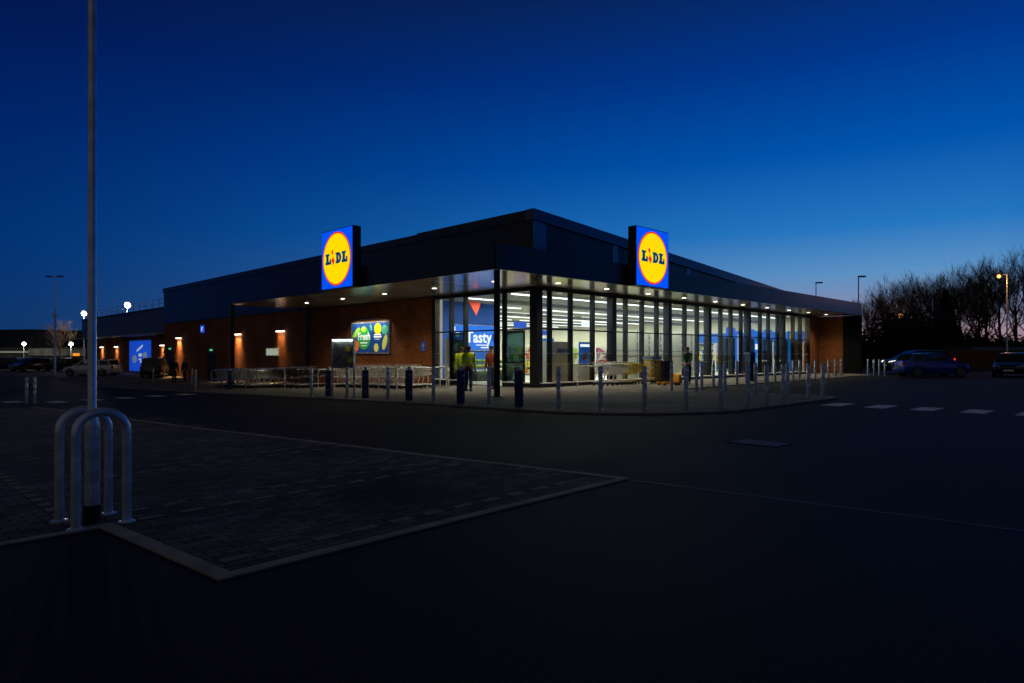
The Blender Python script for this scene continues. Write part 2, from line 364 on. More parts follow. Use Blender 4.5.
# pale paint: crossing stripes on both sides
def stripe(x0, y0, x1, y1, nm='crossing_stripe'):
    xs = frange(x0, x1, 0.7); ys = frange(y0, y1, 0.7); o = drape(nm, xs, ys, M_paint, 0.006); tag(o, None, None, kind='structure')
for i in range(8): stripe(18.35, 6.18-1.045*i, 19.6, 6.68-1.045*i)
for i in range(5): stripe(5.6+1.22*i, 31.0, 6.15+1.22*i, 32.6)
for i, (px, py) in enumerate([(12, 402)]):
    x, y = G(px, py); stripe(x-0.3, y-0.8, x+0.3, y+0.8)
# faint service cover in the road
cx, cy = G(760, 443); b = MB(); b.box(-0.26, -0.36, -0.02, 0.26, 0.36, 0.006)
t = thing('manhole_cover', 'worn metal service cover set in the dark road', 'manhole cover', (cx, cy, gz(cx, cy)))
b.build('cover_plate', mat('worn_steel', (0.045, 0.045, 0.047), 0.6, 0.2, var=0.3, vscale=8, bump=0.3, bscale=60), t)
b = MB()
for s_ in (-1, 1): b.box(s_*0.285-0.02, -0.41, -0.02, s_*0.285+0.02, 0.41, 0.008); b.box(-0.265, s_*0.385-0.02, -0.02, 0.265, s_*0.385+0.02, 0.008)
b.build('frame', M_asph, t)
# distant ground: gentle hills beyond the left car park
hb = MB(); hv = []; nseg = 46
random.seed(3)
for k in range(nseg+1):
    px = -260 + k*(1500/nseg); hh = 10.6 + 1.0*math.sin(px*0.011) + 0.8*math.sin(px*0.043+1) + 0.4*random.random()
    if px > 150: hh = 4.2 + 0.5*random.random()
    for D_, z in ((230, -2), (262, hh), (330, hh+2.5), (420, -3)):
        x, y = at(px, D_*(1.0 if px < 400 else 1.0)); hv.append((x, y, z))
hf = [(k*4+j, k*4+j+1, k*4+j+5, k*4+j+4) for k in range(nseg) for j in range(3)]
hb.add(hv, hf); tag(hb.build('hills', mat('hill_scrub', (0.035, 0.04, 0.03), 0.95, var=0.4, vscale=0.05)), None, None, kind='structure')

# ------------------------------------------------------------------ the store
W, V, ZS, ZF, ZT = 19.87, 18.37, 4.17, 4.98, 7.35
XE, YE = 50.2, 64.0
CX, CY, CYE = 14.8, 15.5, 37.4           # canopy edges
store = thing('supermarket', 'single storey brick supermarket with dark sloping roof, lit glass front and wide canopy', 'supermarket', (W, V, 0))
def sp_(name, b, m, smooth=False): return b.build(name, m, store, world=True, smooth=smooth)
def rz_(X): return ZT - 0.068*(X-20)      # roof line falling to the right
b = MB(); b.box(W, 25.1, -1.3, W+0.3, 64, ZS-0.02); sp_('brick_wall', b, M_brick_y)
b = MB(); b.box(48.36, V, -0.2, XE, V+0.3, ZS-0.02); sp_('brick_wall', b, M_brick_x)
b = MB(); b.box(XE, 16.7, -0.2, XE+0.3, V+12, ZS-0.02); sp_('wing_wall', b, M_brick_y)
b = MB(); b.box(XE-0.02, CY+0.03, -0.2, XE+0.32, 16.7, ZS-0.02); sp_('end_pier', b, mat('pier_dark', (0.012, 0.012, 0.013), 0.85, var=0.1, spec=0.1))  # front end of the wing wall, set near-black
# upper cladding, left side and front (panels with seams), roof sheet
left = MB(); y = 18.62
while y < 63.9:
    y1 = min(64, y+3.02); left.box(W-0.06, y, ZS, W+0.2, y1-0.015, ZT-0.42); y = y1
sp_('side_cladding', left, M_clad)
b = MB()
for (xa, xb) in [(20.62+2.35*i, 20.62+2.35*(i+1)-0.018) for i in range(13)]:
    xb = min(xb, 51.0)
    b.add([(xa, 18.6, ZF-0.9), (xb, 18.6, ZF-0.9), (xb, 18.6, rz_(xb)-0.45), (xa, 18.6, rz_(xa)-0.45), (xa, 18.8, ZF-0.9), (xb, 18.8, ZF-0.9), (xb, 18.8, rz_(xb)-0.45), (xa, 18.8, rz_(xa)-0.45)],
          [(0, 1, 2, 3), (7, 6, 5, 4), (0, 4, 5, 1), (1, 5, 6, 2), (2, 6, 7, 3), (3, 7, 4, 0)])
sp_('front_cladding', b, M_clad)
b = MB(); b.box(W-0.05, 18.58, ZF-0.9, 20.6, 18.8, ZT-0.45); sp_('corner_panel', b, M_clad2)  # pale corner strip and narrow panels below imitate sky mirrored in the metal
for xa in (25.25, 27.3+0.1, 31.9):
    b = MB(); b.box(xa, 18.575, ZF-0.9, xa+0.42, 18.597, rz_(xa+0.42)-0.47); sp_('reflection_panel', b, M_clad2)
def slopebar(x0, x1, y0, y1, dz0, dz1):
    b = MB(); b.add([(x0, y0, rz_(x0)+dz0), (x1, y0, rz_(x1)+dz0), (x1, y1, rz_(x1)+dz0), (x0, y1, rz_(x0)+dz0), (x0, y0, rz_(x0)+dz1), (x1, y0, rz_(x1)+dz1), (x1, y1, rz_(x1)+dz1), (x0, y1, rz_(x0)+dz1)],
          [(3, 2, 1, 0), (4, 5, 6, 7), (0, 1, 5, 4), (1, 2, 6, 5), (2, 3, 7, 6), (3, 0, 4, 7)]); return b
b = slopebar(W-0.12, 51.2, 18.5, 18.95, -0.45, 0.0); sp_('front_coping', b, M_cop)
b = MB(); b.box(W-0.12, 18.95, ZT-0.42, W+0.25, 26.4, ZT); b.box(W-0.12, 26.4, ZT-0.42, W+0.25, 64.05, ZT-0.06); sp_('side_coping', b, M_clad)
b = slopebar(W+0.25, 51.2, 18.95, 64, -0.3, -0.12); sp_('roof', b, M_roof)
b = MB(); b.box(W+0.3, 63.7, -1.3, 51, 64, 5.0); b.box(50.8, 30.5, -0.5, 51.1, 63.7, 5.0); sp_('rear_wall', b, M_brick_x)
# small conduits on the side wall
b = MB(); b.box(W-0.09, 37.5, -1.0, W-0.002, 37.75, ZS-0.03); sp_('downpipe', b, M_black)
b = MB(); b.box(W-0.08, 25.05, -0.2, W+0.1, 25.25, ZS-0.03); sp_('downpipe', b, M_black)
# canopy: fascia, deck, soffit panels
b = MB()
for i in range(12):
    xa = CX+i*2.95; xb = min(xa+2.938, XE+0.35); b.box(xa+(0.003 if i else 0), CY-0.03, ZS-0.03, xb, CY+0.08, ZF)
sp_('canopy_fascia', b, M_clad)
b = MB()
for i in range(8):
    ya = CY+0.08+i*2.99; b.box(CX-0.03, ya+0.004, ZS-0.03, CX+0.08, min(ya+2.98, CYE), ZF)
b.box(CX+0.08, CYE-0.1, ZS-0.03, W-0.07, CYE, ZF)
sp_('canopy_fascia', b, M_clad)
b = MB(); b.box(CX+0.08, CY+0.08, ZF-0.25, XE+0.3, 18.55, ZF-0.1); b.box(CX+0.08, 18.55, ZF-0.25, W-0.07, CYE-0.1, ZF-0.1); sp_('canopy_deck', b, M_roof)
b = MB()
random.seed(11)
for i in range(24):
    xa = CX+0.09+i*1.478
    for (ya, yb) in ((CY+0.09, 16.9), (16.91, 18.36)):
        if xa < W and ya > 16.9: pass
        dz = random.uniform(-0.002, 0.002)
        b.box(xa, ya, ZS+dz, xa+1.466, yb, ZS+0.05)
for j in range(13):
    ya = 18.372+j*1.5; yb = min(ya+1.488, CYE-0.11)
    if yb <= ya: continue
    for (xa, xb) in ((CX+0.09, 17.28), (17.29, W-0.09)):
        dz = random.uniform(-0.002, 0.002); b.box(xa, ya, ZS+dz, xb, yb, ZS+0.05)
sp_('soffit', b, M_soff)
for (x, y) in ((15.05, 15.75), (15.05, 37.1)):
    z0 = gz(x, y); b = MB(); b.lathe([(0.2, z0+KERB), (0.2, z0+KERB+0.02), (0.105, z0+KERB+0.03), (0.105, ZS-0.02)], (x, y, 0), 20); sp_('column', b, M_black, True)
# recessed downlights
M_dl = emat('downlight_lens', (1.0, 0.9, 0.7), 8)
DL = [(19.6+3.15*k, 17.05) for k in range(10)] + [(17.4, 18.35+3.68*k) for k in range(5)]
for (x, y) in DL:
    b = MB(); b.lathe([(0.13, ZS-0.012), (0.13, ZS-0.002)], (x, y, 0), 16); h = sp_('downlight', b, M_white)
    b = MB(); b.lathe([(0.10, ZS-0.016), (0.10, ZS-0.013)], (x, y, 0), 16); q = b.build('lens', M_dl, h)
    s_ = lamp('SPOT', 'downlight_lamp', (x, y, ZS-0.03), 300, (1.0, 0.80, 0.52), spot_size=R(125), spot_blend=0.9, shadow_soft_size=0.08)
    s_.parent = store; s_.location = Vector((x, y, ZS-0.03))-Vector(store.location)
# glazing: plinth, sill, posts, panes
def glaze(axis, fixed, cuts, wide, doors=()):
    """axis 'x': wall runs along X at Y=fixed; 'y': along Y at X=fixed"""
    def bx(b, u0, u1, d0, d1, z0, z1):
        if axis == 'x': b.box(u0, fixed+d0, z0, u1, fixed+d1, z1)
        else: b.box(fixed+d0, u0, z0, fixed+d1, u1, z1)
    b = MB(); bx(b, cuts[0], cuts[-1], -0.10, 0.14, ZS-0.17, ZS-0.005); sp_('head_beam', b, M_frame)
    for i in range(len(cuts)-1):
        u0, u1 = cuts[i], cuts[i+1]
        if i in doors: continue
        b = MB(); bx(b, u0, u1, -0.12, 0.1, -0.25, 0.17); sp_('plinth', b, M_black)
        b = MB(); bx(b, u0, u1, -0.18, 0.02, 0.172, 0.215); sp_('window_sill', b, M_white)
    for i, u in enumerate(cuts):
        w = 0.16 if i in wide else 0.035
        b = MB(); bx(b, u-w, u+w, -0.085, 0.24 if i in wide else 0.17, -0.2, ZS-0.172); sp_('window_post' if i not in wide else 'structural_post', b, M_frame)
    for i in range(len(cuts)-1):
        u0, u1 = cuts[i]+(0.16 if i in wide else 0.035), cuts[i+1]-(0.16 if i+1 in wide else 0.035)
        zb = 0.212 if i not in doors else 0.06
        b = MB(); bx(b, u0, u1, -0.008, 0.008, zb, ZS-0.172); w_ = sp_('window', b, M_glass)
        b = MB(); bx(b, u0+0.002, u1-0.002, -0.03, 0.03, 2.40, 2.46); b.build('transom', M_frame, w_)
        b = MB()
        n = max(3, int((u1-u0)/0.09))
        if i not in doors:
            for z in (1.42, 0.98):
                for k in range(n):
                    u = u0+(k+0.5)*(u1-u0)/n; bx(b, u-0.02, u+0.02, -0.0095, -0.0085, z-0.012, z+0.012)
            b.build('marker_dots', mat('frosted_vinyl', (0.4, 0.42, 0.42), 0.5), w_)
xcuts = [19.9, 20.62, 21.97, 23.5, 25.0, 26.03, 27.4, 28.7, 29.8, 31.4, 32.7, 33.95, 35.36, 36.6, 37.9, 38.85, 40.5, 41.7, 43.1, 43.95, 45.6, 46.8, 48.3]
glaze('x', V, xcuts, {0, 4, 8, 11, 15, 19})
ycuts = [18.72, 20.36, 22.9, 23.9, 25.03]
glaze('y', W, ycuts, set(), doors={1})
b = MB(); b.box(W-0.1, V+0.21, -0.2, W+0.22, 18.70, ZS-0.01); sp_('corner_post', b, M_frame)
# sliding entrance doors
for y0, y1 in ((19.2, 20.34), (22.94, 24.05)):
    b = MB()
    b.box(W+0.06, y0, 0.05, W+0.11, y0+0.07, 2.38); b.box(W+0.06, y1-0.07, 0.05, W+0.11, y1, 2.38); b.box(W+0.06, y0+0.07, 2.29, W+0.11, y1-0.07, 2.38); b.box(W+0.06, y0+0.07, 0.05, W+0.11, y1-0.07, 0.16); b.box(W+0.06, y0+0.07, 1.0, W+0.11, y1-0.07, 1.05)
    d = sp_('sliding_door', b, M_frame)
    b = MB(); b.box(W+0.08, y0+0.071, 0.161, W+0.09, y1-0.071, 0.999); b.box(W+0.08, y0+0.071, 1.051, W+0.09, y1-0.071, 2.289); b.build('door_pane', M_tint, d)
# interior shell
b = MB(); b.box(W+0.1, V+0.1, -0.3, XE-0.05, 60, 0.03); sp_('shop_floor', b, M_ifloor)
b = MB(); b.box(W+0.22, V+0.15, ZS-0.03, XE-0.05, 60, ZS+0.08); sp_('ceiling', b, M_ceil)
b = MB(); b.box(49.7, V+0.31, 0.03, 50.1, 60, ZS-0.03); sp_('inner_wall', b, M_iwall)
b = MB(); b.box(W+0.31, 59.6, 0.03, 49.7, 60.0, ZS-0.03); b.box(W+0.31, 26.7, 0.03, W+0.5, 59.6, ZS-0.03); sp_('inner_wall', b, M_iwall)
b = MB(); b.box(49.62, V+0.32, 2.35, 49.695, 31, 3.1); sp_('blue_panelling', b, M_iblue)
b = MB(); b.box(49.62, V+0.32, 0.03, 49.695, 31, 0.75); sp_('blue_panelling', b, M_iblue)
b = MB(); b.box(W+0.31, 26.5, 0.03, 25.5, 26.69, ZS-0.031); sp_('lobby_wall', b, M_iblue)
b = MB(); b.box(28.6, 21.2, 0.03, 37.4, 21.35, 2.7); sp_('cream_partition', b, M_iwall)
for k in range(8): b = MB(); b.box(28.7+1.18*k, 21.14, 0.05, 28.76+1.18*k, 21.198, 2.68); sp_('partition_seam', b, M_stain)
b = MB(); b.box(28.62, 21.13, 1.55, 36.9, 21.138, 1.60); sp_('partition_rail', b, M_stain)
M_tube = emat('strip_light', (0.97, 1.0, 0.92), 2.4)
for k in range(12):
    y = 20.6 + 3.1*k
    for (xa, xb) in ((20.6, 27.5), (28.4, 36.0), (37.0, 48.6)):
        if y > 26 and xa < 21 : xa = 21.2
        b = MB(); b.box(xa, y-0.07, ZS-0.15, xb, y+0.07, ZS-0.10); o = sp_('strip_light', b, M_tube)
        b = MB(); b.box(xa-0.02, y-0.10, ZS-0.098, xb+0.02, y+0.10, ZS-0.032); b.build('housing', M_white, o)
        la = lamp('AREA', 'strip_lamp', Vector(((xa+xb)/2, y, ZS-0.165))-Vector(store.location), 31*(xb-xa), (0.96, 1.0, 0.84), store, shape='RECTANGLE', size=xb-xa, size_y=0.12)
# dark service duct lines below the ceiling
for k in range(5):
    b = MB(); y = 22.1+6.2*k; b.tube([(21, y, ZS-0.35), (48.5, y, ZS-0.35)], 0.09, 8); sp_('ceiling_duct', b, mat('duct_grey', (0.12, 0.12, 0.11), 0.6), True)

# wall lamps on the brick side
M_bar = emat('lamp_diffuser', (1.0, 0.88, 0.68), 9)
def walllamp(parent_world_x, y, z, e=60, w=0.95, col=(1.0, 0.60, 0.26)):
    x = parent_world_x
    t = thing('wall_lamp', None, 'wall lamp', (x, y, z))
    b = MB(); b.box(-0.16, -w/2, 0.0, -0.002, w/2, 0.07); b.build('lamp_housing', M_black, t)
    b = MB(); b.box(-0.165, -w/2, -0.045, -0.02, w/2, -0.001); b.build('lamp_tube', M_bar, t)
    s_ = lamp('AREA', 'tube_light', (-0.13, 0, -0.06), e*1.0, col, t, shape='RECTANGLE', size=w*0.9, size_y=0.06, rot=(0, 0, R(90)), spread=R(70))
    return t
for i, (y, z, e, lab) in enumerate([(41.15, 2.92, 14, 'horizontal tube lamp on the brick wall above the pale notice board'), (47.9, 2.86, 42, 'horizontal tube lamp on the brick wall just left of the far canopy post'),
                                 (60.1, 2.8, 48, 'tube lamp near the end of the brick wall, above the two standing figures')]):
    walllamp(W, y, z, e)['label'] = lab
# service doors and emergency lights
for y, lab in ((53.0, 'dark service door with green lamp below the small blue sign'), (62.4, 'dark service door with green lamp at the far end of the side wall')):
    t = thing('service_door', lab, 'door', (W, y, gz(W-1, y)+KERB))
    b = MB(); b.box(-0.03, -0.6, 0, -0.002, 0.6, 2.15); b.build('door_leaf', mat('service_door_paint', (0.02, 0.022, 0.025), 0.5, var=0.1), t)
    b = MB(); b.box(-0.06, -0.68, 0, -0.003, -0.602, 2.2); b.box(-0.06, 0.602, 0, -0.003, 0.68, 2.2); b.box(-0.06, -0.602, 2.152, -0.003, 0.602, 2.2); b.build('door_frame', M_black, t)
    b = MB(); b.tube([(-0.05, 0.45, 1.0), (-0.09, 0.45, 1.0), (-0.09, 0.33, 1.0)], 0.012, 6); b.build('handle', M_stain, t)
    b = MB(); b.box(-0.08, -0.2, 2.32, -0.002, 0.2, 2.44); b.build('emergency_light', emat('green_lamp', (0.05, 0.5, 0.25), 1.2), t)
t = thing('wall_sign', 'small lit blue sign with white mark high on the dark brick wall', 'sign', (W, 54.8, 3.15))
b = MB(); b.box(-0.08, -0.3, 0, -0.002, 0.3, 0.55); b.build('sign_panel', emat('blue_sign_face', (0.02, 0.09, 0.8), 0.9), t)
b = MB(); b.box(-0.09, -0.02, 0.1, -0.082, 0.06, 0.42); b.box(-0.09, -0.16, 0.34, -0.082, -0.02, 0.42); b.box(-0.09, -0.12, 0.2, -0.082, -0.02, 0.27); b.build('sign_mark', emat('white_mark', (0.7, 0.8, 1), 1.0), t)
t = thing('notice_board', 'pale lit notice board on the side brick wall below a tube lamp', 'notice board', (W, 42.4, 1.28))
b = MB(); b.box(-0.06, -0.9, 0, -0.002, 0.9, 0.55); b.build('board_frame', M_galv, t)
b = MB(); b.box(-0.07, -0.85, 0.05, -0.062, 0.85, 0.5); b.build('board_face', emat('board_glow', (0.55, 0.62, 0.45), 0.55), t)
t = thing('wall_sign', 'small blue notice on the brick beside the glazed entrance', 'sign', (W, 26.0, 1.55))
b = MB(); b.box(-0.03, -0.18, 0, -0.002, 0.18, 0.45); b.build('sign_panel', mat('blue_notice', (0.02, 0.09, 0.4), 0.5, emit=(0.01, 0.06, 0.3), es=0.3), t)
b = MB(); b.lathe([(0.1, -0.034), (0.1, -0.031)], (0, 0, 0.27), 16, 'x'); b.box(-0.034, -0.12, 0.06, -0.031, 0.12, 0.1); b.build('sign_mark', mat('pale_print', (0.4, 0.5, 0.65), 0.6), t)

# ------------------------------------------------------------------ backlit square signs
M_sb = emat('sign_blue', (0.0, 0.085, 0.93), 1.0); M_sy = emat('sign_yellow', (1.0, 0.72, 0.0), 1.0); M_sr = emat('sign_red', (0.85, 0.03, 0.01), 1.0); M_sd = emat('sign_letter_blue', (0.0, 0.04, 0.16), 0.9)
def rect(u0, v0, u1, v1): return [(u0, v0), (u1, v0), (u1, v1), (u0, v1)]
def big_sign(loc, rz, size, label):
    """local frame: face looks along -Y, u along +X"""
    t = thing('store_sign', label, 'sign', loc, rz); h = size/2
    b = MB(); b.box(-h, 0.0, 0, h, 0.38, size); b.build('sign_case', M_black, t)
    fn = lambda u, v, d: (u, -d, v)
    b = MB(); b.box(-h+0.03, -0.012, 0.03, h-0.03, -0.001, size-0.03); face = b.build('sign_face', M_sb, t)
    rr = size*0.452; n = 64
    b = MB(); b.prism([(rr*math.cos(2*math.pi*i/n), h+rr*math.sin(2*math.pi*i/n)) for i in range(n)], fn, 0.013, 0.018); b.build('red_ring', M_sr, face)
    r2 = rr*0.935
    b = MB(); b.prism([(r2*math.cos(2*math.pi*i/n), h+r2*math.sin(2*math.pi*i/n)) for i in range(n)], fn, 0.019, 0.023); b.build('yellow_disc', M_sy, face)
    k = size/2.5; v0 = h-0.20*k; H = 0.46*k
    def ell(x0, w):
        b = MB()
        for p in (rect(x0+0.06*k, v0, x0+0.25*k, v0+H), rect(x0, v0, x0+w, v0+0.12*k), rect(x0, v0+H-0.09*k, x0+0.32*k, v0+H), rect(x0+w-0.11*k, v0+0.12*k, x0+w, v0+0.23*k)):
            b.prism(p, fn, 0.024+0.0007*len(b.f)/6, 0.028+0.0007*len(b.f)/6)
        return b
    ell(-0.88*k, 0.46*k).build('letter_l', M_sd, face)
    ell(0.44*k, 0.44*k).build('letter_l', M_sd, face)
    b = MB(); x0 = -0.02*k; outer = []; inner = []
    outer = [(x0, v0), (x0, v0+H)] + [(x0+0.16*k+0.27*k*math.sin(R(a)), v0+H/2+H/2*math.cos(R(a))) for a in range(0, 181, 15)]
    b.prism(rect(x0+0.02*k, v0, x0+0.19*k, v0+H), fn, 0.024, 0.028)
    b.prism(rect(x0-0.03*k, v0, x0+0.2*k, v0+0.08*k), fn, 0.0247, 0.0287); b.prism(rect(x0-0.03*k, v0+H-0.08*k, x0+0.2*k, v0+H), fn, 0.0254, 0.0294)
    n = 14
    for i in range(n):
        a0, a1 = R(180*i/n), R(180*(i+1)/n); cxx = x0+0.17*k; cyy = v0+H/2
        po = lambda a, ro, rv: (cxx+ro*math.sin(a), cyy+rv*math.cos(a))
        b.prism([po(a0, 0.25*k, H/2), po(a1, 0.25*k, H/2), po(a1, 0.09*k, H/2-0.11*k), po(a0, 0.09*k, H/2-0.11*k)], fn, 0.0261, 0.0301)
    b.build('letter_d', M_sd, face)
    b = MB(); ci = -0.25*k
    b.prism([(ci-0.15*k, v0+0.14*k), (ci-0.04*k, v0+0.02*k), (ci, v0-0.10*k), (ci+0.05*k, v0+0.02*k), (ci+0.15*k, v0+0.13*k), (ci+0.05*k, v0+0.22*k), (ci+0.01*k, v0+0.34*k), (ci-0.05*k, v0+0.25*k)], fn, 0.0305, 0.0345)
    b.prism([(ci-0.06*k+0.075*k*math.cos(2*math.pi*i/14), v0+0.50*k+0.1*k*math.sin(2*math.pi*i/14)) for i in range(14)], fn, 0.0305, 0.0345)
    b.build('letter_i', M_sr, face)
    lamp('AREA', 'sign_glow', (0, -0.12, size/2), 5, (0.8, 0.8, 0.55), t, shape='SQUARE', size=size*0.8, rot=(R(-90), 0, 0))
    return t
big_sign((CX-0.38, 24.82, 4.14), R(-90), 2.5, 'square backlit blue and yellow LIDL sign on the left canopy face')
big_sign((23.24, CY-0.42, 4.13), 0, 2.38, 'square backlit blue and yellow LIDL sign on the glazed front canopy')

# ------------------------------------------------------------------ framed fruit poster on the brick
t = thing('fruit_poster', 'framed blue poster with green badge reading Fresh and fruit, on the brick wall', 'poster', (W, 30.65, 1.42))
fy = lambda u, v, d: (-d, -u, v)          # u to the right as seen from the car park
def ell2(cu, cv, ru, rv, n=20, rot=0.0): return [(cu+ru*math.cos(a)*math.cos(rot)-rv*math.sin(a)*math.sin(rot), cv+ru*math.cos(a)*math.sin(rot)+rv*math.sin(a)*math.cos(rot)) for a in [2*math.pi*i/n for i in range(n)]]
b = MB()
for q in (rect(-1.85, 0, 1.85, 0.07), rect(-1.85, 1.65, 1.85, 1.72), rect(-1.85, 0.07, -1.78, 1.65), rect(1.78, 0.07, 1.85, 1.65)): b.prism(q, fy, 0.002, 0.09)
b.build('poster_frame', M_stain, t)
pem = lambda n_, c: mat('print_'+n_, c, 0.45, emit=c, es=0.35)  # faint emission in the inks adds to the picture lamp's light
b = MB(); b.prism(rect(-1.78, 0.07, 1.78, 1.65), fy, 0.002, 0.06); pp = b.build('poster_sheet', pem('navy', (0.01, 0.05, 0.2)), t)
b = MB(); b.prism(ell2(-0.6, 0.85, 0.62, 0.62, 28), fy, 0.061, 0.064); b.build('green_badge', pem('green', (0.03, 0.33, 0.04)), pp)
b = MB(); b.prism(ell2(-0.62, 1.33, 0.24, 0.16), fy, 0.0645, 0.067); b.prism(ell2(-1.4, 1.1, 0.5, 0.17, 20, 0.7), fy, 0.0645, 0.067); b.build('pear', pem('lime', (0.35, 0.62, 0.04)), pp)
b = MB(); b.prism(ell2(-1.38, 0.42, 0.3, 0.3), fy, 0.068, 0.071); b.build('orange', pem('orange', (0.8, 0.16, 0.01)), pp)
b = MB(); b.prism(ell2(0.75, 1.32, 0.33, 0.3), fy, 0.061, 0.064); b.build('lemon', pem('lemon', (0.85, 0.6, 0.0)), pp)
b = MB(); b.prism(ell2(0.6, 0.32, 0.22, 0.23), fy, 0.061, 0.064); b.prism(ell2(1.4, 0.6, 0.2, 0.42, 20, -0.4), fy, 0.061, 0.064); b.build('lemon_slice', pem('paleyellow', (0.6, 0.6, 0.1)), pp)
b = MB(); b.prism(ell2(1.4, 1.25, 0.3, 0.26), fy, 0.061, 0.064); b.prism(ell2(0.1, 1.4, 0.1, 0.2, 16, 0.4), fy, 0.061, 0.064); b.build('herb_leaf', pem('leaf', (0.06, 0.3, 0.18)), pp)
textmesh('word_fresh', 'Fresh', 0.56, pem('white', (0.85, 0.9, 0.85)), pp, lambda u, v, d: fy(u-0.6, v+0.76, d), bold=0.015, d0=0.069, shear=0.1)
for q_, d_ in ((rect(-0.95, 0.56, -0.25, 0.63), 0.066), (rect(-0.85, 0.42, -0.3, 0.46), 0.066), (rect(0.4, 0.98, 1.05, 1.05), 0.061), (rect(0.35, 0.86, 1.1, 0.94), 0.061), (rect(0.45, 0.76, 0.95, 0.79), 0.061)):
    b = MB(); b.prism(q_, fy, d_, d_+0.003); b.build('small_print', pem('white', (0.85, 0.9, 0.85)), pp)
b = MB(); b.box(-0.5, -1.6, 1.84, -0.42, 1.6, 1.9)
for yy in (-1.3, 0, 1.3): b.box(-0.42, yy-0.015, 1.85, -0.002, yy+0.015, 1.88)
b.build('picture_light', M_black, t)
lamp('AREA', 'picture_lamp', (-0.42, 0, 1.82), 26, (0.95, 1.0, 0.9), t, shape='RECTANGLE', size=0.08, size_y=3.2, rot=(0, R(-32), 0), spread=R(120))

# ------------------------------------------------------------------ lit notice stand in front of the trolley bay
x, y = at(343, 23.2)
t = thing('notice_stand', 'glazed notice case with bright top lamp standing before the trolley bay', 'notice stand', (x, y, gz(x, y)+KERB), R(-60))
b = MB(); b.box(-0.44, -0.05, 1.02, 0.44, 0.08, 1.06); b.box(-0.44, -0.05, 1.06, -0.40, 0.08, 2.04); b.box(0.40, -0.05, 1.06, 0.44, 0.08, 2.04); b.box(-0.44, -0.05, 2.04, 0.44, 0.08, 2.10); b.box(-0.40, 0.05, 1.06, 0.40, 0.08, 2.04); b.build('case', M_stain, t)
b = MB(); b.box(-0.39, 0.03, 1.07, 0.39, 0.048, 2.03); sh = b.build('notice_sheet', mat('notice_print', (0.16, 0.18, 0.2), 0.6, var=0.6, vscale=6), t)
b = MB(); b.prism(ell2(0.18, 1.7, 0.1, 0.1), lambda u, v, d: (u, -d, v), -0.028, -0.024); b.prism(ell2(0.32-0.06, 1.3, 0.09, 0.1), lambda u, v, d: (u, -d, v), -0.028, -0.024); b.build('yellow_stickers', mat('sticker_yellow', (0.7, 0.62, 0.05), 0.5), sh)
b = MB(); b.box(-0.38, -0.03, 1.985, 0.38, 0.02, 2.035); b.build('case_lamp', emat('case_tube', (0.95, 1.0, 0.9), 6), t)
for s_ in (-0.42, 0.42):
    b = MB(); b.tube([(s_, 0.02, 0), (s_, 0.02, 1.02)], 0.035, 10); b.build('leg', M_stain, t, smooth=True)

# ------------------------------------------------------------------ bollards
bol = thing('bollard', 'x', 'bollard', (0, 0, -50))
b = MB(); b.lathe([(0.055, 0.0), (0.055, 1.03), (0.045, 1.055), (0.0, 1.06)], (0, 0, 0), 16); b.build('post', M_stain, bol, smooth=True)
b = MB(); b.lathe([(0.085, 0.0), (0.085, 0.008), (0.058, 0.014)], (0, 0, 0), 16); b.build('base_plate', M_stain, bol, smooth=True)
first = [True]
def place_bollard(px, py, label, group, ground=False):
    off = 0 if ground else KERB
    x, y = G(px, py, off); loc = (x, y, gz(x, y)+off)
    if first[0]:
        first[0] = False; bol.location = loc; bol['label'] = label; bol['group'] = group
    else: dup(bol, loc, 0, label, group)
near = [(195.8, 391), (311.5, 397.3), (347, 399), (388, 400.3), (433.5, 401.8), (489, 405.5), (558.5, 409), (600.5, 409.5), (644.5, 409.5), (686, 409), (720.5, 408.5), (747.8, 407.3), (766.5, 406.3), (783, 403.7), (808.5, 400.5), (822.8, 399)]
for i, (px, py) in enumerate(near):
    place_bollard(px, py, '%s plain steel bollard from the left in the front row along the kerb' % ORD[i], 'steel bollards along the kerb')
inner = [(671.6, 391), (696.5, 391.7), (701.8, 391), (713.5, 387), (725, 393), (737, 386), (755.5, 395), (775, 382.5), (787.5, 397), (793, 380.5), (799.5, 381), (815, 379), (828.4, 378), (835, 376.5), (841, 376)]
for i, (px, py) in enumerate(inner):
    place_bollard(px, py, '%s bollard from the left among those behind the kerb row before the glass' % ORD[i], 'steel bollards nearer the glass front')
for i, (px, py) in enumerate([(868, 376.3), (874, 376.2), (879.3, 376), (884.7, 375.8)]):
    place_bollard(px, py, '%s steel bollard in the short row of four between store and blue car' % ORD[i], 'four bollards beside the blue car')
for i, (px, py) in enumerate([(26.6, 404), (34.8, 403.8)]):
    place_bollard(px, py, ['outer', 'inner'][i] + ' steel bollard of the pair alone on the far left asphalt', 'pair of bollards in the car park', True)
place_bollard(153.4, 382.5, 'steel bollard in front of the dark parked estate car', 'bollards before the far left parking')
place_bollard(192.3, 384, 'steel bollard just beyond the two standing figures', 'bollards before the far left parking')
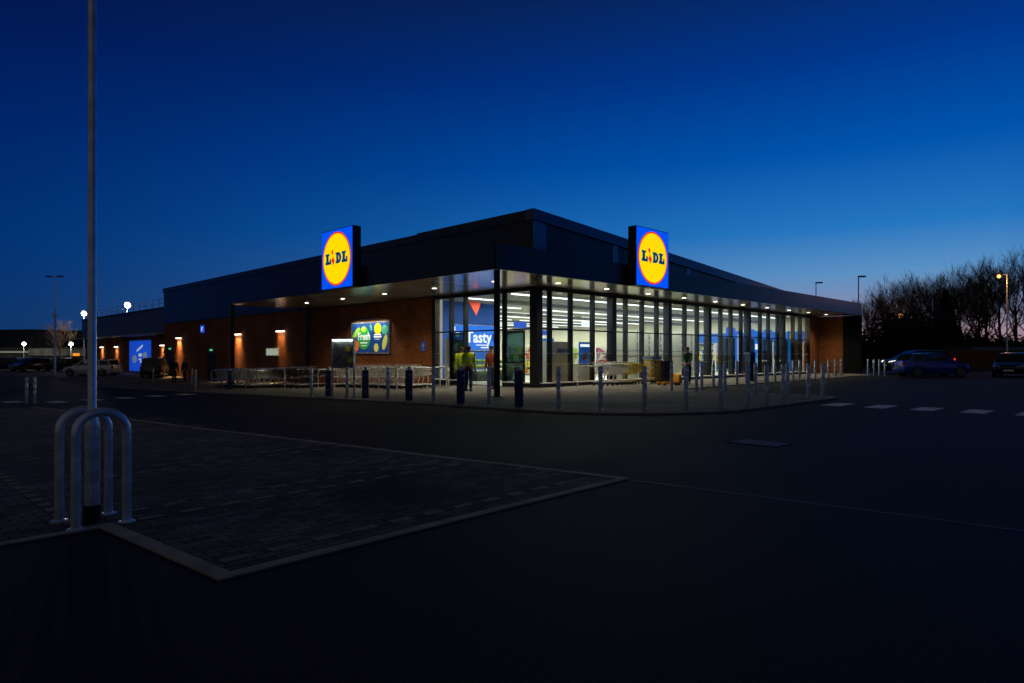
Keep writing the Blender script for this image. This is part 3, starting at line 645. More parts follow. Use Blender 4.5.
# bollards wrapped in printed blue sleeves
wr = thing('wrapped_bollard', 'x', 'bollard', (0, 0, -50))
b = MB(); b.lathe([(0.055, 0.0), (0.055, 1.03), (0.045, 1.055), (0.0, 1.06)], (0, 0, 0), 16); b.build('post', M_stain, wr, smooth=True)
b = MB(); b.lathe([(0.112, 0.03), (0.115, 0.05), (0.115, 0.93), (0.10, 0.955)], (0, 0, 0), 20); slv = b.build('sleeve', mat('blue_sleeve', (0.008, 0.02, 0.11), 0.5, var=0.15), wr, smooth=True)
b = MB()
for a in (200, 290): 
    for (zc, rr, n) in ((0.5, 0.07, 12),):
        vs = []
        for i in range(n):
            th = 2*math.pi*i/n; aa = R(a)+rr*math.cos(th)/0.117; vs.append((0.117*math.cos(aa), 0.117*math.sin(aa), zc+rr*math.sin(th)))
        b.add(vs, [tuple(range(n))])
b.build('red_badge', mat('badge_red', (0.4, 0.05, 0.04), 0.5), slv)
b = MB()
for a in (200, 290):
    for zc, w_, h_ in ((0.78, 0.12, 0.05), (0.70, 0.09, 0.02), (0.22, 0.07, 0.06)):
        vs = []
        for i in range(7):
            aa = R(a)+(-w_/2+w_*i/6)/0.117; vs += [(0.117*math.cos(aa), 0.117*math.sin(aa), zc), (0.117*math.cos(aa), 0.117*math.sin(aa), zc+h_)]
        b.add(vs, [(2*i, 2*i+2, 2*i+3, 2*i+1) for i in range(6)])
b.build('pale_print', mat('sleeve_print', (0.12, 0.3, 0.5), 0.5), slv)
wl = [(230, 389.5, 'beside the far canopy post and bright trolleys'), (328.6, 397, 'left of the lit notice stand'), (365.5, 398.8, 'just right of the lit notice stand'), (409, 401, 'below the brick wall right of the poster'), (460.7, 404.5, 'in front of the figures in yellow jackets'), (519, 407.5, 'right of the black corner column')]
for i, (px, py, s_) in enumerate(wl):
    x, y = G(px, py, KERB); loc = (x, y, gz(x, y)+KERB); lab = 'bollard wrapped in a printed blue sleeve, ' + s_
    if i == 0: wr.location = loc; wr['label'] = lab; wr['group'] = 'blue wrapped bollards'
    else: dup(wr, loc, 0.3*i, lab, 'blue wrapped bollards')

# ------------------------------------------------------------------ lamp post with hoop guards in the foreground
PX, PY = 1.5, 6.72; pz = gz(PX, PY)
t = thing('lamp_post', 'tall galvanised lamp post rising between two hoop guards on the paved bays', 'lamp post', (PX, PY, pz))
b = MB(); b.lathe([(0.060, 0.12), (0.060, 0.84), (0.059, 0.87), (0.035, 0.98), (0.034, 6.6), (0.028, 6.62)], (0, 0, 0), 24); b.build('pole', M_galv, t, smooth=True)
b = MB(); b.lathe([(0.067, -0.02), (0.067, 0.15), (0.062, 0.155)], (0, 0, 0), 24); b.build('base_sleeve', M_rub, t, smooth=True)
b = MB(); b.box(-0.036, -0.066, 0.36, 0.036, -0.05, 0.78); b.build('access_door', M_galv, t)
b = MB(); b.tube([(0.0, 0, 6.6), (0.6, -0.6, 6.75)], 0.03, 8); b.build('bracket', M_galv, t)
b = MB(); b.cbox(0.75, -0.75, 6.78, 0.35, 0.35, 0.08); b.build('lamp_head', M_black, t)
for k, (hx, hy, lab) in enumerate([(1.515, 6.47, 'galvanised hoop guard standing nearest on the concrete edging, before the lamp post'), (1.49, 6.95, 'galvanised hoop guard standing behind the lamp post')]):
    t = thing('hoop_guard', lab, 'hoop guard', (hx, hy, gz(hx, hy)), 0, 'hoop guards round the lamp post')
    hw = 0.19; pts = [(-hw, 0, 0), (-hw, 0, 0.4), (-hw, 0, 0.78)] + [(-hw*math.cos(R(a)), 0, 0.80+hw*0.95*math.sin(R(a))) for a in range(12, 180, 12)] + [(hw, 0, 0.78), (hw, 0, 0.4), (hw, 0, 0)]
    b = MB(); b.tube(pts, 0.037, 14); b.build('hoop', M_galv, t, smooth=True)
    for s_ in (-hw, hw):
        b = MB(); b.lathe([(0.072, -0.01), (0.072, 0.014), (0.066, 0.018)], (s_, 0, 0), 18); b.build('foot_plate', M_galv, t, smooth=True)

# ------------------------------------------------------------------ shopping trolleys
def make_trolley(wire, label, group):
    t = thing('shopping_trolley', label, 'trolley', (0, 0, -50), 0, group)
    L_, w0, w1 = 0.42, 0.27, 0.20     # handle at -x, nose at +x
    tp = [(-L_, -w0, 0.93), (L_, -w1, 0.86), (L_, w1, 0.86), (-L_, w0, 0.93)]; bt = [(-L_+0.08, -w0+0.05, 0.5), (L_-0.06, -w1+0.04, 0.6), (L_-0.06, w1-0.04, 0.6), (-L_+0.08, w0-0.05, 0.5)]
    b = MB(); b.tube(tp, 0.015, 4, closed=True); b.tube(bt, 0.007, 4, closed=True)
    for i in range(4):
        p0, p1, q0, q1 = map(Vector, (tp[i], tp[(i+1) % 4], bt[i], bt[(i+1) % 4])); n = 9 if i in (0, 2) else 6
        for k in range(n+1): b.tube([p0.lerp(p1, k/n), q0.lerp(q1, k/n)], 0.0075, 3, cap=False)
        for k in (0.35, 0.7): b.tube([p0.lerp(q0, k), p1.lerp(q1, k)], 0.0075, 3, cap=False)
    for k in range(1, 6):
        b.tube([Vector(bt[0]).lerp(Vector(bt[3]), k/6), Vector(bt[1]).lerp(Vector(bt[2]), k/6)], 0.0075, 3, cap=False)
    b.build('basket', wire, t)
    b = MB()
    for s_ in (-1, 1):
        b.tube([(-L_-0.06, s_*0.27, 1.0), (-L_+0.02, s_*0.265, 0.9), (-L_+0.16, s_*0.26, 0.45), (-L_+0.04, s_*0.27, 0.16), (L_-0.02, s_*0.19, 0.13)], 0.018, 5)
    b.tube([(L_-0.02, -0.19, 0.13), (L_-0.02, 0.19, 0.13)], 0.012, 5); b.tube([(-L_+0.16, -0.26, 0.45), (-L_+0.16, 0.26, 0.45)], 0.012, 5)
    b.build('frame', wire, t)
    b = MB(); b.tube([(-L_-0.06, -0.28, 1.0), (-L_-0.06, 0.28, 1.0)], 0.018, 8); b.build('handle', mat('trolley_handle', (0.25, 0.27, 0.32), 0.4), t)
    for sx_ in (-0.38, 0.38):
        for s_ in (-1, 1):
            b = MB(); wy = s_*(0.26 if sx_ < 0 else 0.18); b.lathe([(0.06, -0.015), (0.06, 0.015)], (sx_, wy, 0.06), 10, 'y'); b.build('wheel', M_rub, t)
    return t
used = set()
def trolley_block(proto, x0, x1n, pitch, y0, ny, dy, label, group, rz=0.0):
    base_label = label
    for j in range(ny):
        for i in range(x1n):
            label = '%s trolley from kerb, lane %s, %s' % (ORD[i], WORDS[j], base_label)
            x = x0+pitch*i + random.uniform(-0.02, 0.02); y = y0+dy*j + random.uniform(-0.015, 0.015); loc = (x, y, gz(x, y)+KERB)
            if proto.name not in used:
                used.add(proto.name); proto.location = loc; proto.rotation_euler = (0, 0, rz); proto['label'] = label; proto['group'] = group
            else: dup(proto, loc, rz, label, group)
tr1 = make_trolley(M_chrome, '', ''); tr2 = make_trolley(mat('dark_wire', (0.12, 0.12, 0.125), 0.4, 0.7), '', ''); tr3 = make_trolley(mat('yellow_wire', (0.55, 0.42, 0.02), 0.5), '', '')
trolley_block(tr1, 16.9, 5, 0.27, 23.4, 9, 0.66, 'bay under the fruit poster', 'trolleys under the fruit poster')
trolley_block(tr2, 15.6, 5, 0.27, 30.1, 5, 0.66, 'dark bay left of the notice stand', 'dark trolleys in the middle bay')
trolley_block(tr1, 14.7, 5, 0.29, 33.2, 7, 0.68, 'bright bay by the far post', 'trolleys by the far canopy post')
# galvanised rails between the trolley lanes
def rail(name, x0, y0, x1, y1, h, label, group, mid=False):
    t = thing(name, label, 'guard rail', (x0, y0, gz(x0, y0)+KERB), 0, group); d = Vector((x1-x0, y1-y0, gz(x1, y1)-gz(x0, y0))); u = d.normalized(); z = Vector((0, 0, 1)); r = 0.14
    pts = [Vector((0, 0, 0)), z*(h-r)] + [u*(r-r*math.cos(R(a)))+z*(h-r+r*math.sin(R(a))) for a in (30, 60, 90)]
    pts += [d-u*(r-r*math.cos(R(a)))+z*(h-r+r*math.sin(R(a))) for a in (90, 60, 30)] + [d+z*(h-r), d]
    b = MB(); b.tube(pts, 0.028, 8); b.build('rail_tube', M_galv, t, smooth=True)
    if mid: b = MB(); b.tube([z*h*0.5, d+z*h*0.5], 0.02, 8); b.build('middle_bar', M_galv, t, smooth=True)
    return t
for i, y in enumerate([23.05, 24.4, 25.75, 27.05, 28.35, 29.65]):
    rail('trolley_rail', 16.2, y, 18.9, y, 0.88, '%s hooped steel rail from the entrance in the trolley bay under the poster' % ORD[i], 'rails of the poster trolley bay')
rail('trolley_rail', 14.6, 29.9, 14.6, 33.0, 0.98, 'steel rail across the dark trolleys left of the notice stand', 'front trolley rails', True)
rail('trolley_rail', 14.1, 33.1, 14.1, 37.6, 0.95, 'long steel rail in front of the bright trolleys by the far post', 'front trolley rails', True)
rail('trolley_rail', 21.3, 17.45, 22.7, 17.35, 0.85, 'hooped steel rail before the glass between corner and yellow trolleys', 'front trolley rails')
rail('trolley_rail', 18.4, 22.9, 18.4, 21.9+0.4, 0.88, 'short hooped rail beside the glazed entrance', 'front trolley rails')
# cluster of trolleys and yellow crates by the glass
for i in range(5):
    x = 23.0+0.3*i; y = 17.35-0.02*i
    dup(tr1, (x, y, gz(x, y)+KERB), R(-5), ORD[i]+' chrome trolley from the left in the short row before the glass front', 'short trolley row before the glass')
for i in range(3):
    x = 24.7+0.24*i; y = 17.2
    if i == 0: tr3.location = (x, y, KERB); tr3.rotation_euler = (0, 0, R(-5)); tr3['label'] = 'first yellow framed trolley from the left in the short row before the glass'; tr3['group'] = 'yellow trolleys before the glass'
    else: dup(tr3, (x, y, gz(x, y)+KERB), R(-5), ORD[i]+' yellow framed trolley from the left in the short row before the glass', 'yellow trolleys before the glass')
M_cy = mat('yellow_plastic', (0.62, 0.43, 0.01), 0.5, var=0.1); M_bkp = mat('black_plastic', (0.015, 0.015, 0.016), 0.5)
t = thing('crate_dolly', 'yellow and black crate stack topped with a blue panel beside the trolleys', 'crate stack', (25.75, 16.75, KERB), R(-8))
for k in range(4):
    b = MB(); z = 0.16+0.24*k
    for (u0, v0, u1, v1) in ((-0.3, -0.22, 0.3, -0.19), (-0.3, 0.19, 0.3, 0.22), (-0.3, -0.19, -0.27, 0.19), (0.27, -0.19, 0.3, 0.19)):
        b.box(u0, v0, z, u1, v1, z+0.05); b.box(u0, v0, z+0.16, u1, v1, z+0.22)
    for u in (-0.28, -0.1, 0.1, 0.28):
        for v in (-0.205, 0.205): b.box(u-0.02, v-0.013, z+0.05, u+0.02, v+0.013, z+0.16)
    b.box(-0.27, -0.19, z, 0.27, 0.19, z+0.02); b.build('crate', M_cy, t)
b = MB(); b.box(-0.33, -0.25, 0.1, 0.33, 0.25, 0.155); b.build('dolly_base', M_bkp, t)
for s_ in (-0.26, 0.26):
    for v in (-0.18, 0.18): b = MB(); b.lathe([(0.05, -0.015), (0.05, 0.015)], (s_, v, 0.05), 10, 'y'); b.build('wheel', M_rub, t)
b = MB(); b.box(-0.34, -0.26, 1.12, 0.34, 0.26, 1.24); b.build('top_panel', mat('blue_white_panel', (0.15, 0.3, 0.55), 0.5), t)
t = thing('wheeled_bin', 'black wheeled bin standing right of the yellow crates', 'bin', (26.5, 16.65, KERB), R(-8))
b = MB(); b.add([(-0.24, -0.26, 0.08), (0.24, -0.26, 0.08), (0.24, 0.26, 0.08), (-0.24, 0.26, 0.08), (-0.29, -0.32, 1.0), (0.29, -0.32, 1.0), (0.29, 0.32, 1.0), (-0.29, 0.32, 1.0)], [(3, 2, 1, 0), (4, 5, 6, 7), (0, 1, 5, 4), (1, 2, 6, 5), (2, 3, 7, 6), (3, 0, 4, 7)]); b.build('bin_body', M_bkp, t)
b = MB(); b.box(-0.31, -0.34, 1.002, 0.31, 0.36, 1.06); b.build('lid', M_bkp, t)
for s_ in (-0.25, 0.25): b = MB(); b.lathe([(0.1, -0.025), (0.1, 0.025)], (s_, 0.28, 0.1), 12, 'x'); b.build('wheel', M_rub, t)

# ------------------------------------------------------------------ dark waste bin with blue band near the glass
x, y = G(750, 381, KERB)
t = thing('waste_bin', 'tall dark waste bin with blue upper band before the glass front', 'bin', (x, y, gz(x, y)+KERB), R(-20))
b = MB(); b.box(-0.17, -0.17, 0, 0.17, 0.17, 0.95); b.build('bin_body', M_bkp, t)
b = MB(); b.box(-0.18, -0.18, 0.951, 0.18, 0.18, 1.38); b.build('blue_band', mat('bin_blue', (0.015, 0.06, 0.2), 0.45), t)
b = MB(); b.box(-0.2, -0.2, 1.381, 0.2, 0.2, 1.43); b.build('lid', M_stain, t)
b = MB(); b.box(-0.12, -0.188, 1.08, 0.12, -0.182, 1.25); b.build('slot', M_rub, t)

# ------------------------------------------------------------------ interior fittings
fx = lambda u, v, d: (u, -d, v)
# lobby promo board
bx0, bx1, bz0, bz1 = 21.95, 25.4, 1.58, 2.97
t = thing('promo_board', 'large backlit blue board reading Tasty on the lobby wall', 'poster', ((bx0+bx1)/2, 26.49, bz0))
w_ = (bx1-bx0)/2; h_ = bz1-bz0
b = MB(); b.box(-w_, -0.08, 0, w_, -0.001, h_); b.build('board_case', M_stain, t)
b = MB(); b.box(-w_+0.04, -0.095, 0.04, w_-0.04, -0.082, h_-0.04); pf = b.build('board_face', emat('promo_blue', (0.03, 0.22, 0.95), 1.0), t)
wm = emat('promo_white', (0.9, 0.95, 1.0), 1.3)
textmesh('word_tasty', 'Tasty', 0.85, wm, pf, lambda u, v, d: fx(u+0.2, v+0.45, d), bold=0.02, d0=0.101)
b = MB(); b.prism(rect(0.0, 0.28, 0.75, 0.33), fx, 0.097, 0.101); b.prism(rect(0.35, 0.14, 1.0, 0.2), fx, 0.097, 0.101); b.prism(ell2(-1.3, 0.85, 0.14, 0.14), fx, 0.097, 0.101); b.prism(rect(-1.65, 1.05, -1.45, 1.25), fx, 0.097, 0.101); b.build('small_print', wm, pf)
b = MB(); b.prism(ell2(1.55, 0.33, 0.2, 0.2), fx, 0.103, 0.106); b.build('orange_dot', emat('promo_orange', (1.0, 0.25, 0.02), 1.0), pf)
b = MB(); b.prism(ell2(1.35, 0.72, 0.25, 0.25), fx, 0.103, 0.106); b.build('blue_dot', emat('promo_dark', (0.01, 0.08, 0.5), 1.0), pf)
sign_w = emat('sign_white', (0.9, 0.95, 0.95), 1.3)
t = thing('exit_sign', 'small white lit sign hanging from the lobby ceiling', 'sign', (24.4, 25.2, 2.85))
b = MB(); b.box(-0.2, -0.03, 0, 0.2, 0.03, 0.26); b.build('sign_face', emat('sign_white', (0.9, 0.95, 0.95), 1.3), t)
b = MB(); b.tube([(-0.15, 0, 0.26), (-0.15, 0, 1.3)], 0.006, 4); b.tube([(0.15, 0, 0.26), (0.15, 0, 1.3)], 0.006, 4); b.build('hanger', M_galv, t)
t = thing('hanging_banner', 'red triangular pennant hanging from the lobby ceiling', 'banner', (21.9, 24.5, 3.0))
b = MB(); b.add([(-0.42, 0, 1.0), (0.42, 0, 1.0), (0.1, 0, 0.3), (-0.42, 0.02, 1.0), (0.42, 0.02, 1.0), (0.1, 0.02, 0.3)], [(0, 1, 2), (5, 4, 3), (0, 3, 4, 1), (1, 4, 5, 2), (2, 5, 3, 0)]); b.build('pennant', mat('red_cloth', (0.7, 0.06, 0.02), 0.7), t)
b = MB(); b.tube([(-0.42, 0.01, 1.01), (0.42, 0.01, 1.01)], 0.012, 6); b.build('rod', M_galv, t)
for nm_, (x, y, z, w, h_, c_, lab) in {'a': (27.0, 21.6, 2.8, 0.6, 0.3, sign_w, 'small white lit sign hanging behind the third glass bay'), 'b': (24.6, 24.0, 2.75, 0.9, 0.32, emat('hang_blue', (0.01, 0.12, 0.8), 0.8), 'blue hanging sign above the open entrance door frame'),
        'c': (36.5, 27.0, 2.6, 0.3, 0.3, emat('hang_green', (0.02, 0.6, 0.35), 1.2), 'small green lit sign hanging before the blue end wall'), 'd': (33.0, 30.0, 2.7, 1.1, 0.3, emat('hang_blue', (0.01, 0.12, 0.8), 0.8), 'blue hanging sign above the cream partition')}.items():
    t = thing('hanging_sign', lab, 'sign', (x, y, z), 0)
    b = MB(); b.box(-w/2, -0.03, 0, w/2, 0.03, h_); b.build('sign_face', c_, t)
    for s_ in (-1, 1): b = MB(); b.tube([(s_*w*0.35, 0, h_), (s_*w*0.35, 0, ZS-0.04-z)], 0.006, 4); b.build('hanger', M_galv, t)
b = MB(); b.box(20.25, 25.2, 0.03, 20.4, 25.5, ZS-0.04); sp_('white_pillar', b, emat('glow_pillar', (0.75, 0.72, 0.6), 0.5))  # pillar is no lamp; its brightness is put in as emission
# produce tables
def goods_stack(loc, label, cols, w=1.0, d=0.6, levels=3):
    t = thing('produce_stand', label, 'produce stand', loc)
    b = MB(); b.box(-w/2, -d/2, 0, w/2, d/2, 0.35); b.build('stand_base', M_bkp, t)
    for k in range(levels):
        z = 0.36+0.26*k; b = MB(); yo = 0.14*k
        b.box(-w/2, -d/2+yo, z, w/2, d/2+yo*0.3, z+0.12); c_ = b.build('tray', mat('tray_green', (0.03, 0.1, 0.04), 0.6), t)
        b = MB()
        for i in range(9):
            for j in range(4):
                b.lathe([(0.02, 0), (0.055, 0.03), (0.055, 0.07), (0.02, 0.1)], (-w/2+0.06+i*(w-0.12)/8, -d/2+yo+0.07+j*0.1, z+0.11), 7)
        b.build('fruit', cols[k % len(cols)], c_)
    return t
cy_ = mat('banana_yellow', (0.75, 0.6, 0.03), 0.5); cg_ = mat('apple_green', (0.25, 0.45, 0.05), 0.5); co_ = mat('orange_fruit', (0.8, 0.25, 0.02), 0.5); cw_ = mat('pale_pack', (0.6, 0.55, 0.45), 0.5)
goods_stack((22.9, 25.0, 0.03), 'stand of yellow fruit trays seen beside the yellow jackets', [cw_, cy_, cg_], 1.3)
goods_stack((24.2, 25.1, 0.03), 'stand of yellow and green fruit trays behind the corner column', [cy_, cw_, cy_], 1.2)
def racking(loc, rz, label, w, h, levels, cols, name='shelf_unit', backcol=None):
    t = thing(name, label, 'shelf unit', loc, rz)
    b = MB(); b.box(-w/2, 0.0, 0, w/2, 0.03, h); b.build('back_panel', backcol or M_white, t)
    for s_ in (-1, 1): b = MB(); b.box(s_*w/2-0.02, -0.4, 0, s_*w/2+0.02, -0.001, h); b.build('side_panel', M_white, t)
    rnd = random.Random(hash(label) % 1000 if False else len(label)*7)
    for k in range(levels):
        z = 0.12+k*(h-0.2)/levels; b = MB(); b.box(-w/2+0.021, -0.38, z, w/2-0.021, -0.002, z+0.025); sh_ = b.build('shelf', M_white, t)
        for ci, c_ in enumerate(cols):
            b = MB(); x = -w/2+0.05
            while x < w/2-0.15:
                ww = rnd.uniform(0.07, 0.14)
                if rnd.random() < 1.0/len(cols): b.box(x, -0.34, z+0.026, x+ww*0.92, -0.1, z+0.026+rnd.uniform(0.14, (h-0.2)/levels-0.06))
                x += ww
            if b.v: b.build('goods', c_, sh_)
    return t
dk_back = mat('shelf_dark_back', (0.05, 0.06, 0.06), 0.6)
cb_ = mat('pack_blue', (0.03, 0.15, 0.5), 0.5); cr_ = mat('pack_red', (0.5, 0.05, 0.03), 0.5)
racking((22.95, 20.3, 0.03), R(-45+45), 'white shelf unit with orange and pale packs behind the second glass bay', 1.3, 1.95, 5, [co_, cw_, cy_, cg_])
racking((21.0, 25.2, 0.03), 0, 'narrow shelf unit with green packs at the left edge of the lobby', 0.9, 2.1, 4, [cg_, cy_, cw_], backcol=M_bkp)
for i in range(5):
    racking((49.55, 20.2+2.35*i, 0.03), R(-90), '%s wall shelf unit from the glass along the far right inner wall' % ORD[i], 2.2, 2.25, 5, [[cb_, cw_, cy_], [cr_, cw_, cg_], [co_, cy_, cb_]][i % 3], backcol=dk_back)
for i in range(6):
    y0 = 30+4.6*i
    for j, xs_ in enumerate((26.5, 31.0, 35.5, 40.0)):
        racking((xs_, y0, 0.03), 0, '%s shelf unit from the left in the %s aisle row behind the glass' % (ORD[j], ORD[i]), 3.6, 2.0, 4, [cb_, cr_, cw_, cy_, cg_][(i+j) % 3:][:3])
# tall grey-brown cabinet near the corner
t = thing('tall_cabinet', 'tall grey brown cabinet standing just inside the corner glass', 'cabinet', (22.35, 19.1, 0.03), 0)
b = MB(); b.box(-0.46, 0, 0.06, 0.46, 0.5, 1.9); b.build('cabinet_body', mat('taupe_panel', (0.34, 0.29, 0.2), 0.6, var=0.1), t)
b = MB(); b.box(-0.44, 0.02, 0, 0.44, 0.48, 0.058); b.build('kick_plinth', M_bkp, t)
b = MB(); b.box(-0.44, -0.018, 0.1, -0.01, -0.001, 1.86); b.box(0.01, -0.018, 0.1, 0.44, -0.001, 1.86); b.build('cabinet_doors', mat('taupe_door', (0.38, 0.32, 0.22), 0.55, var=0.1), t)
b = MB(); b.cbox(0.35, -0.03, 1.55, 0.1, 0.02, 0.18); b.build('lock', M_rub, t)
# blue promotional display
def poster_panel(name, loc, w, h, base, label, accents, emi=0.6, rz=0):
    t = thing(name, label, 'display panel', loc, rz)
    b = MB(); b.box(-w/2, 0, 0, w/2, 0.04, h); b.build('panel', base, t)
    for i, (poly, m) in enumerate(accents): b = MB(); b.prism(poly, fx, 0.002+0.003*i, 0.005+0.003*i); b.build('printed_shape', m, t)
    b = MB(); b.box(-w/2-0.02, 0.001, -0.03, w/2+0.02, 0.041, -0.002); b.build('bottom_rail', M_stain, t)
    return t
pb_ = mat('display_blue', (0.02, 0.12, 0.45), 0.5, emit=(0.01, 0.10, 0.5), es=0.35)
poster_panel('promo_display', (24.1, 19.3, 0.95), 0.85, 1.0, pb_, 'blue display panel with pale fruit print behind the glass left of the trolleys',
   [(rect(-0.35, 0.78, 0.35, 0.9), wm), (ell2(-0.1, 0.35, 0.16, 0.16), cw_), (ell2(0.16, 0.42, 0.1, 0.13), cg_), (ell2(0.0, 0.22, 0.2, 0.08), co_)])
t = thing('chest_cooler', 'white low cooler standing under the blue display panel', 'cooler', (24.1, 19.5, 0.03))
b = MB(); b.box(-0.6, -0.3, 0.05, 0.6, 0.3, 0.85); b.build('cooler_body', M_white, t); b = MB(); b.box(-0.58, -0.28, 0, 0.58, 0.28, 0.048); b.build('kick_plinth', M_bkp, t); b = MB(); b.box(-0.61, -0.31, 0.851, 0.61, 0.31, 0.89); b.build('rim', M_stain, t)
poster_panel('promo_display', (25.1, 22.6, 1.75), 1.1, 0.45, pb_, 'blue and white panel hanging inside just right of the corner post', [(rect(-0.45, 0.08, 0.45, 0.2), wm)])
# checkout zone at the far end
for i, x in enumerate((39.0, 41.6, 44.2)):
    t = thing('checkout', '%s checkout counter from the left deep inside the store' % ORD[i], 'checkout', (x, 25.6, 0.03), 0, 'checkout counters')
    b = MB(); b.box(-1.1, -0.35, 0, 1.1, 0.35, 0.85); b.build('counter', mat('counter_blue', (0.02, 0.12, 0.45), 0.5), t)
    b = MB(); b.box(-1.12, -0.37, 0.851, 1.12, 0.37, 0.9); b.build('belt', M_rub, t)
    b = MB(); b.box(-0.9, 0.05, 0.901, 0.6, 0.3, 1.25); b.build('screen_rack', mat('cream_box', (0.7, 0.62, 0.35), 0.6), t)
dg = mat('dark_green_panel', (0.012, 0.03, 0.026), 0.5, var=0.1); db = mat('dark_taupe_panel', (0.05, 0.04, 0.03), 0.6, var=0.1)
for i, (xa, xb, m_) in enumerate([(36.66, 37.85, dg), (39.05, 40.44, dg), (41.76, 43.04, dg), (44.15, 45.54, db), (46.86, 48.1, db)]):
    t = thing('display_rack', '%s tall dark rack from the left standing against the inside of the far glass' % ORD[i], 'display rack', ((xa+xb)/2, 18.72, 0.03), 0, 'dark racks against the glass')
    w = (xb-xa)/2-0.02; b = MB(); b.box(-w, 0, 0.5, w, 0.04, 2.35); b.build('back_panel', m_, t)
    for s_ in (-1, 1): b = MB(); b.box(s_*w-0.03, 0.041, 0, s_*w+0.03, 0.4, 2.36); b.build('upright', M_black, t)
    for z in (0.3, 1.0, 1.7): b = MB(); b.box(-w+0.03, 0.041, z, w-0.03, 0.38, z+0.03); b.build('shelf', M_black, t)
    if i < 3:
        b = MB(); b.box(-w, -0.005, 2.42, w, 0.03, 2.95); b.build('header_screen', emat('header_blue', (0.06, 0.2, 0.9), 0.75), t)
poster_panel('promo_display', (41.1, 18.8, 0.55), 0.95, 2.35, emat('poster_lit_blue', (0.03, 0.2, 0.85), 0.9), 'lit blue and white poster panel between dark racks at the far glass',
   [(ell2(0, 1.85, 0.3, 0.22), pb_), (rect(-0.42, 1.15, 0.42, 1.5), wm), (rect(-0.3, 0.1, 0.35, 0.6), emat('poster_pale', (0.3, 0.55, 0.6), 0.8)), (ell2(0.05, 0.85, 0.2, 0.25), emat('poster_pale', (0.3, 0.55, 0.6), 0.8))])
poster_panel('promo_display', (46.2, 18.8, 0.3), 0.95, 2.7, mat('flat_blue_panel', (0.02, 0.2, 0.6), 0.5, emit=(0.0, 0.16, 0.6), es=0.5), 'plain blue panel with yellow disc near the right end of the glass',
   [(ell2(0.1, 2.35, 0.3, 0.3), emat('yellow_print', (0.8, 0.65, 0.02), 0.6))])
poster_panel('promo_display', (38.4, 18.8, 0.4), 0.7, 2.4, emat('poster_lit_blue', (0.03, 0.2, 0.85), 0.9), 'lit blue poster with pale stripes beside the leftmost dark rack',
   [(rect(-0.12, 0.2, 0.12, 2.2), emat('poster_pink', (0.7, 0.6, 0.8), 0.9))])
poster_panel('promo_display', (35.9, 22.5, 0.9), 1.0, 1.6, mat('flat_blue_panel', (0.02, 0.2, 0.6), 0.5), 'blue panel with yellow print right of the cream partition', [(ell2(-0.2, 0.5, 0.2, 0.35), emat('yellow_print', (0.8, 0.65, 0.02), 0.6))])

# ------------------------------------------------------------------ people
SKIN = mat('skin', (0.35, 0.2, 0.14), 0.6)
def skinmesh(name, pts, edges, rad, m, parent, sub=1):
    me = bpy.data.meshes.new(name); me.from_pydata(pts, edges, []); me.materials.append(m)
    o = bpy.data.objects.new(name, me); C.objects.link(o); o.parent = parent
    sk = o.modifiers.new('skin', 'SKIN'); sk.use_smooth_shade = True
    for i, v in enumerate(me.skin_vertices[0].data):
        r = rad[i]; v.radius = r if isinstance(r, tuple) else (r, r); v.use_root = (i == 0)
    sb = o.modifiers.new('sub', 'SUBSURF'); sb.levels = sub; sb.render_levels = sub
    # bake so the figure is one plain continuous mesh
    bpy.context.view_layer.update()
    ev = o.evaluated_get(bpy.context.evaluated_depsgraph_get()); nm = bpy.data.meshes.new_from_object(ev)
    o.modifiers.clear(); o.data = nm
    if not nm.materials: nm.materials.append(m)
    nm.polygons.foreach_set('use_smooth', [True]*len(nm.polygons))
    return o
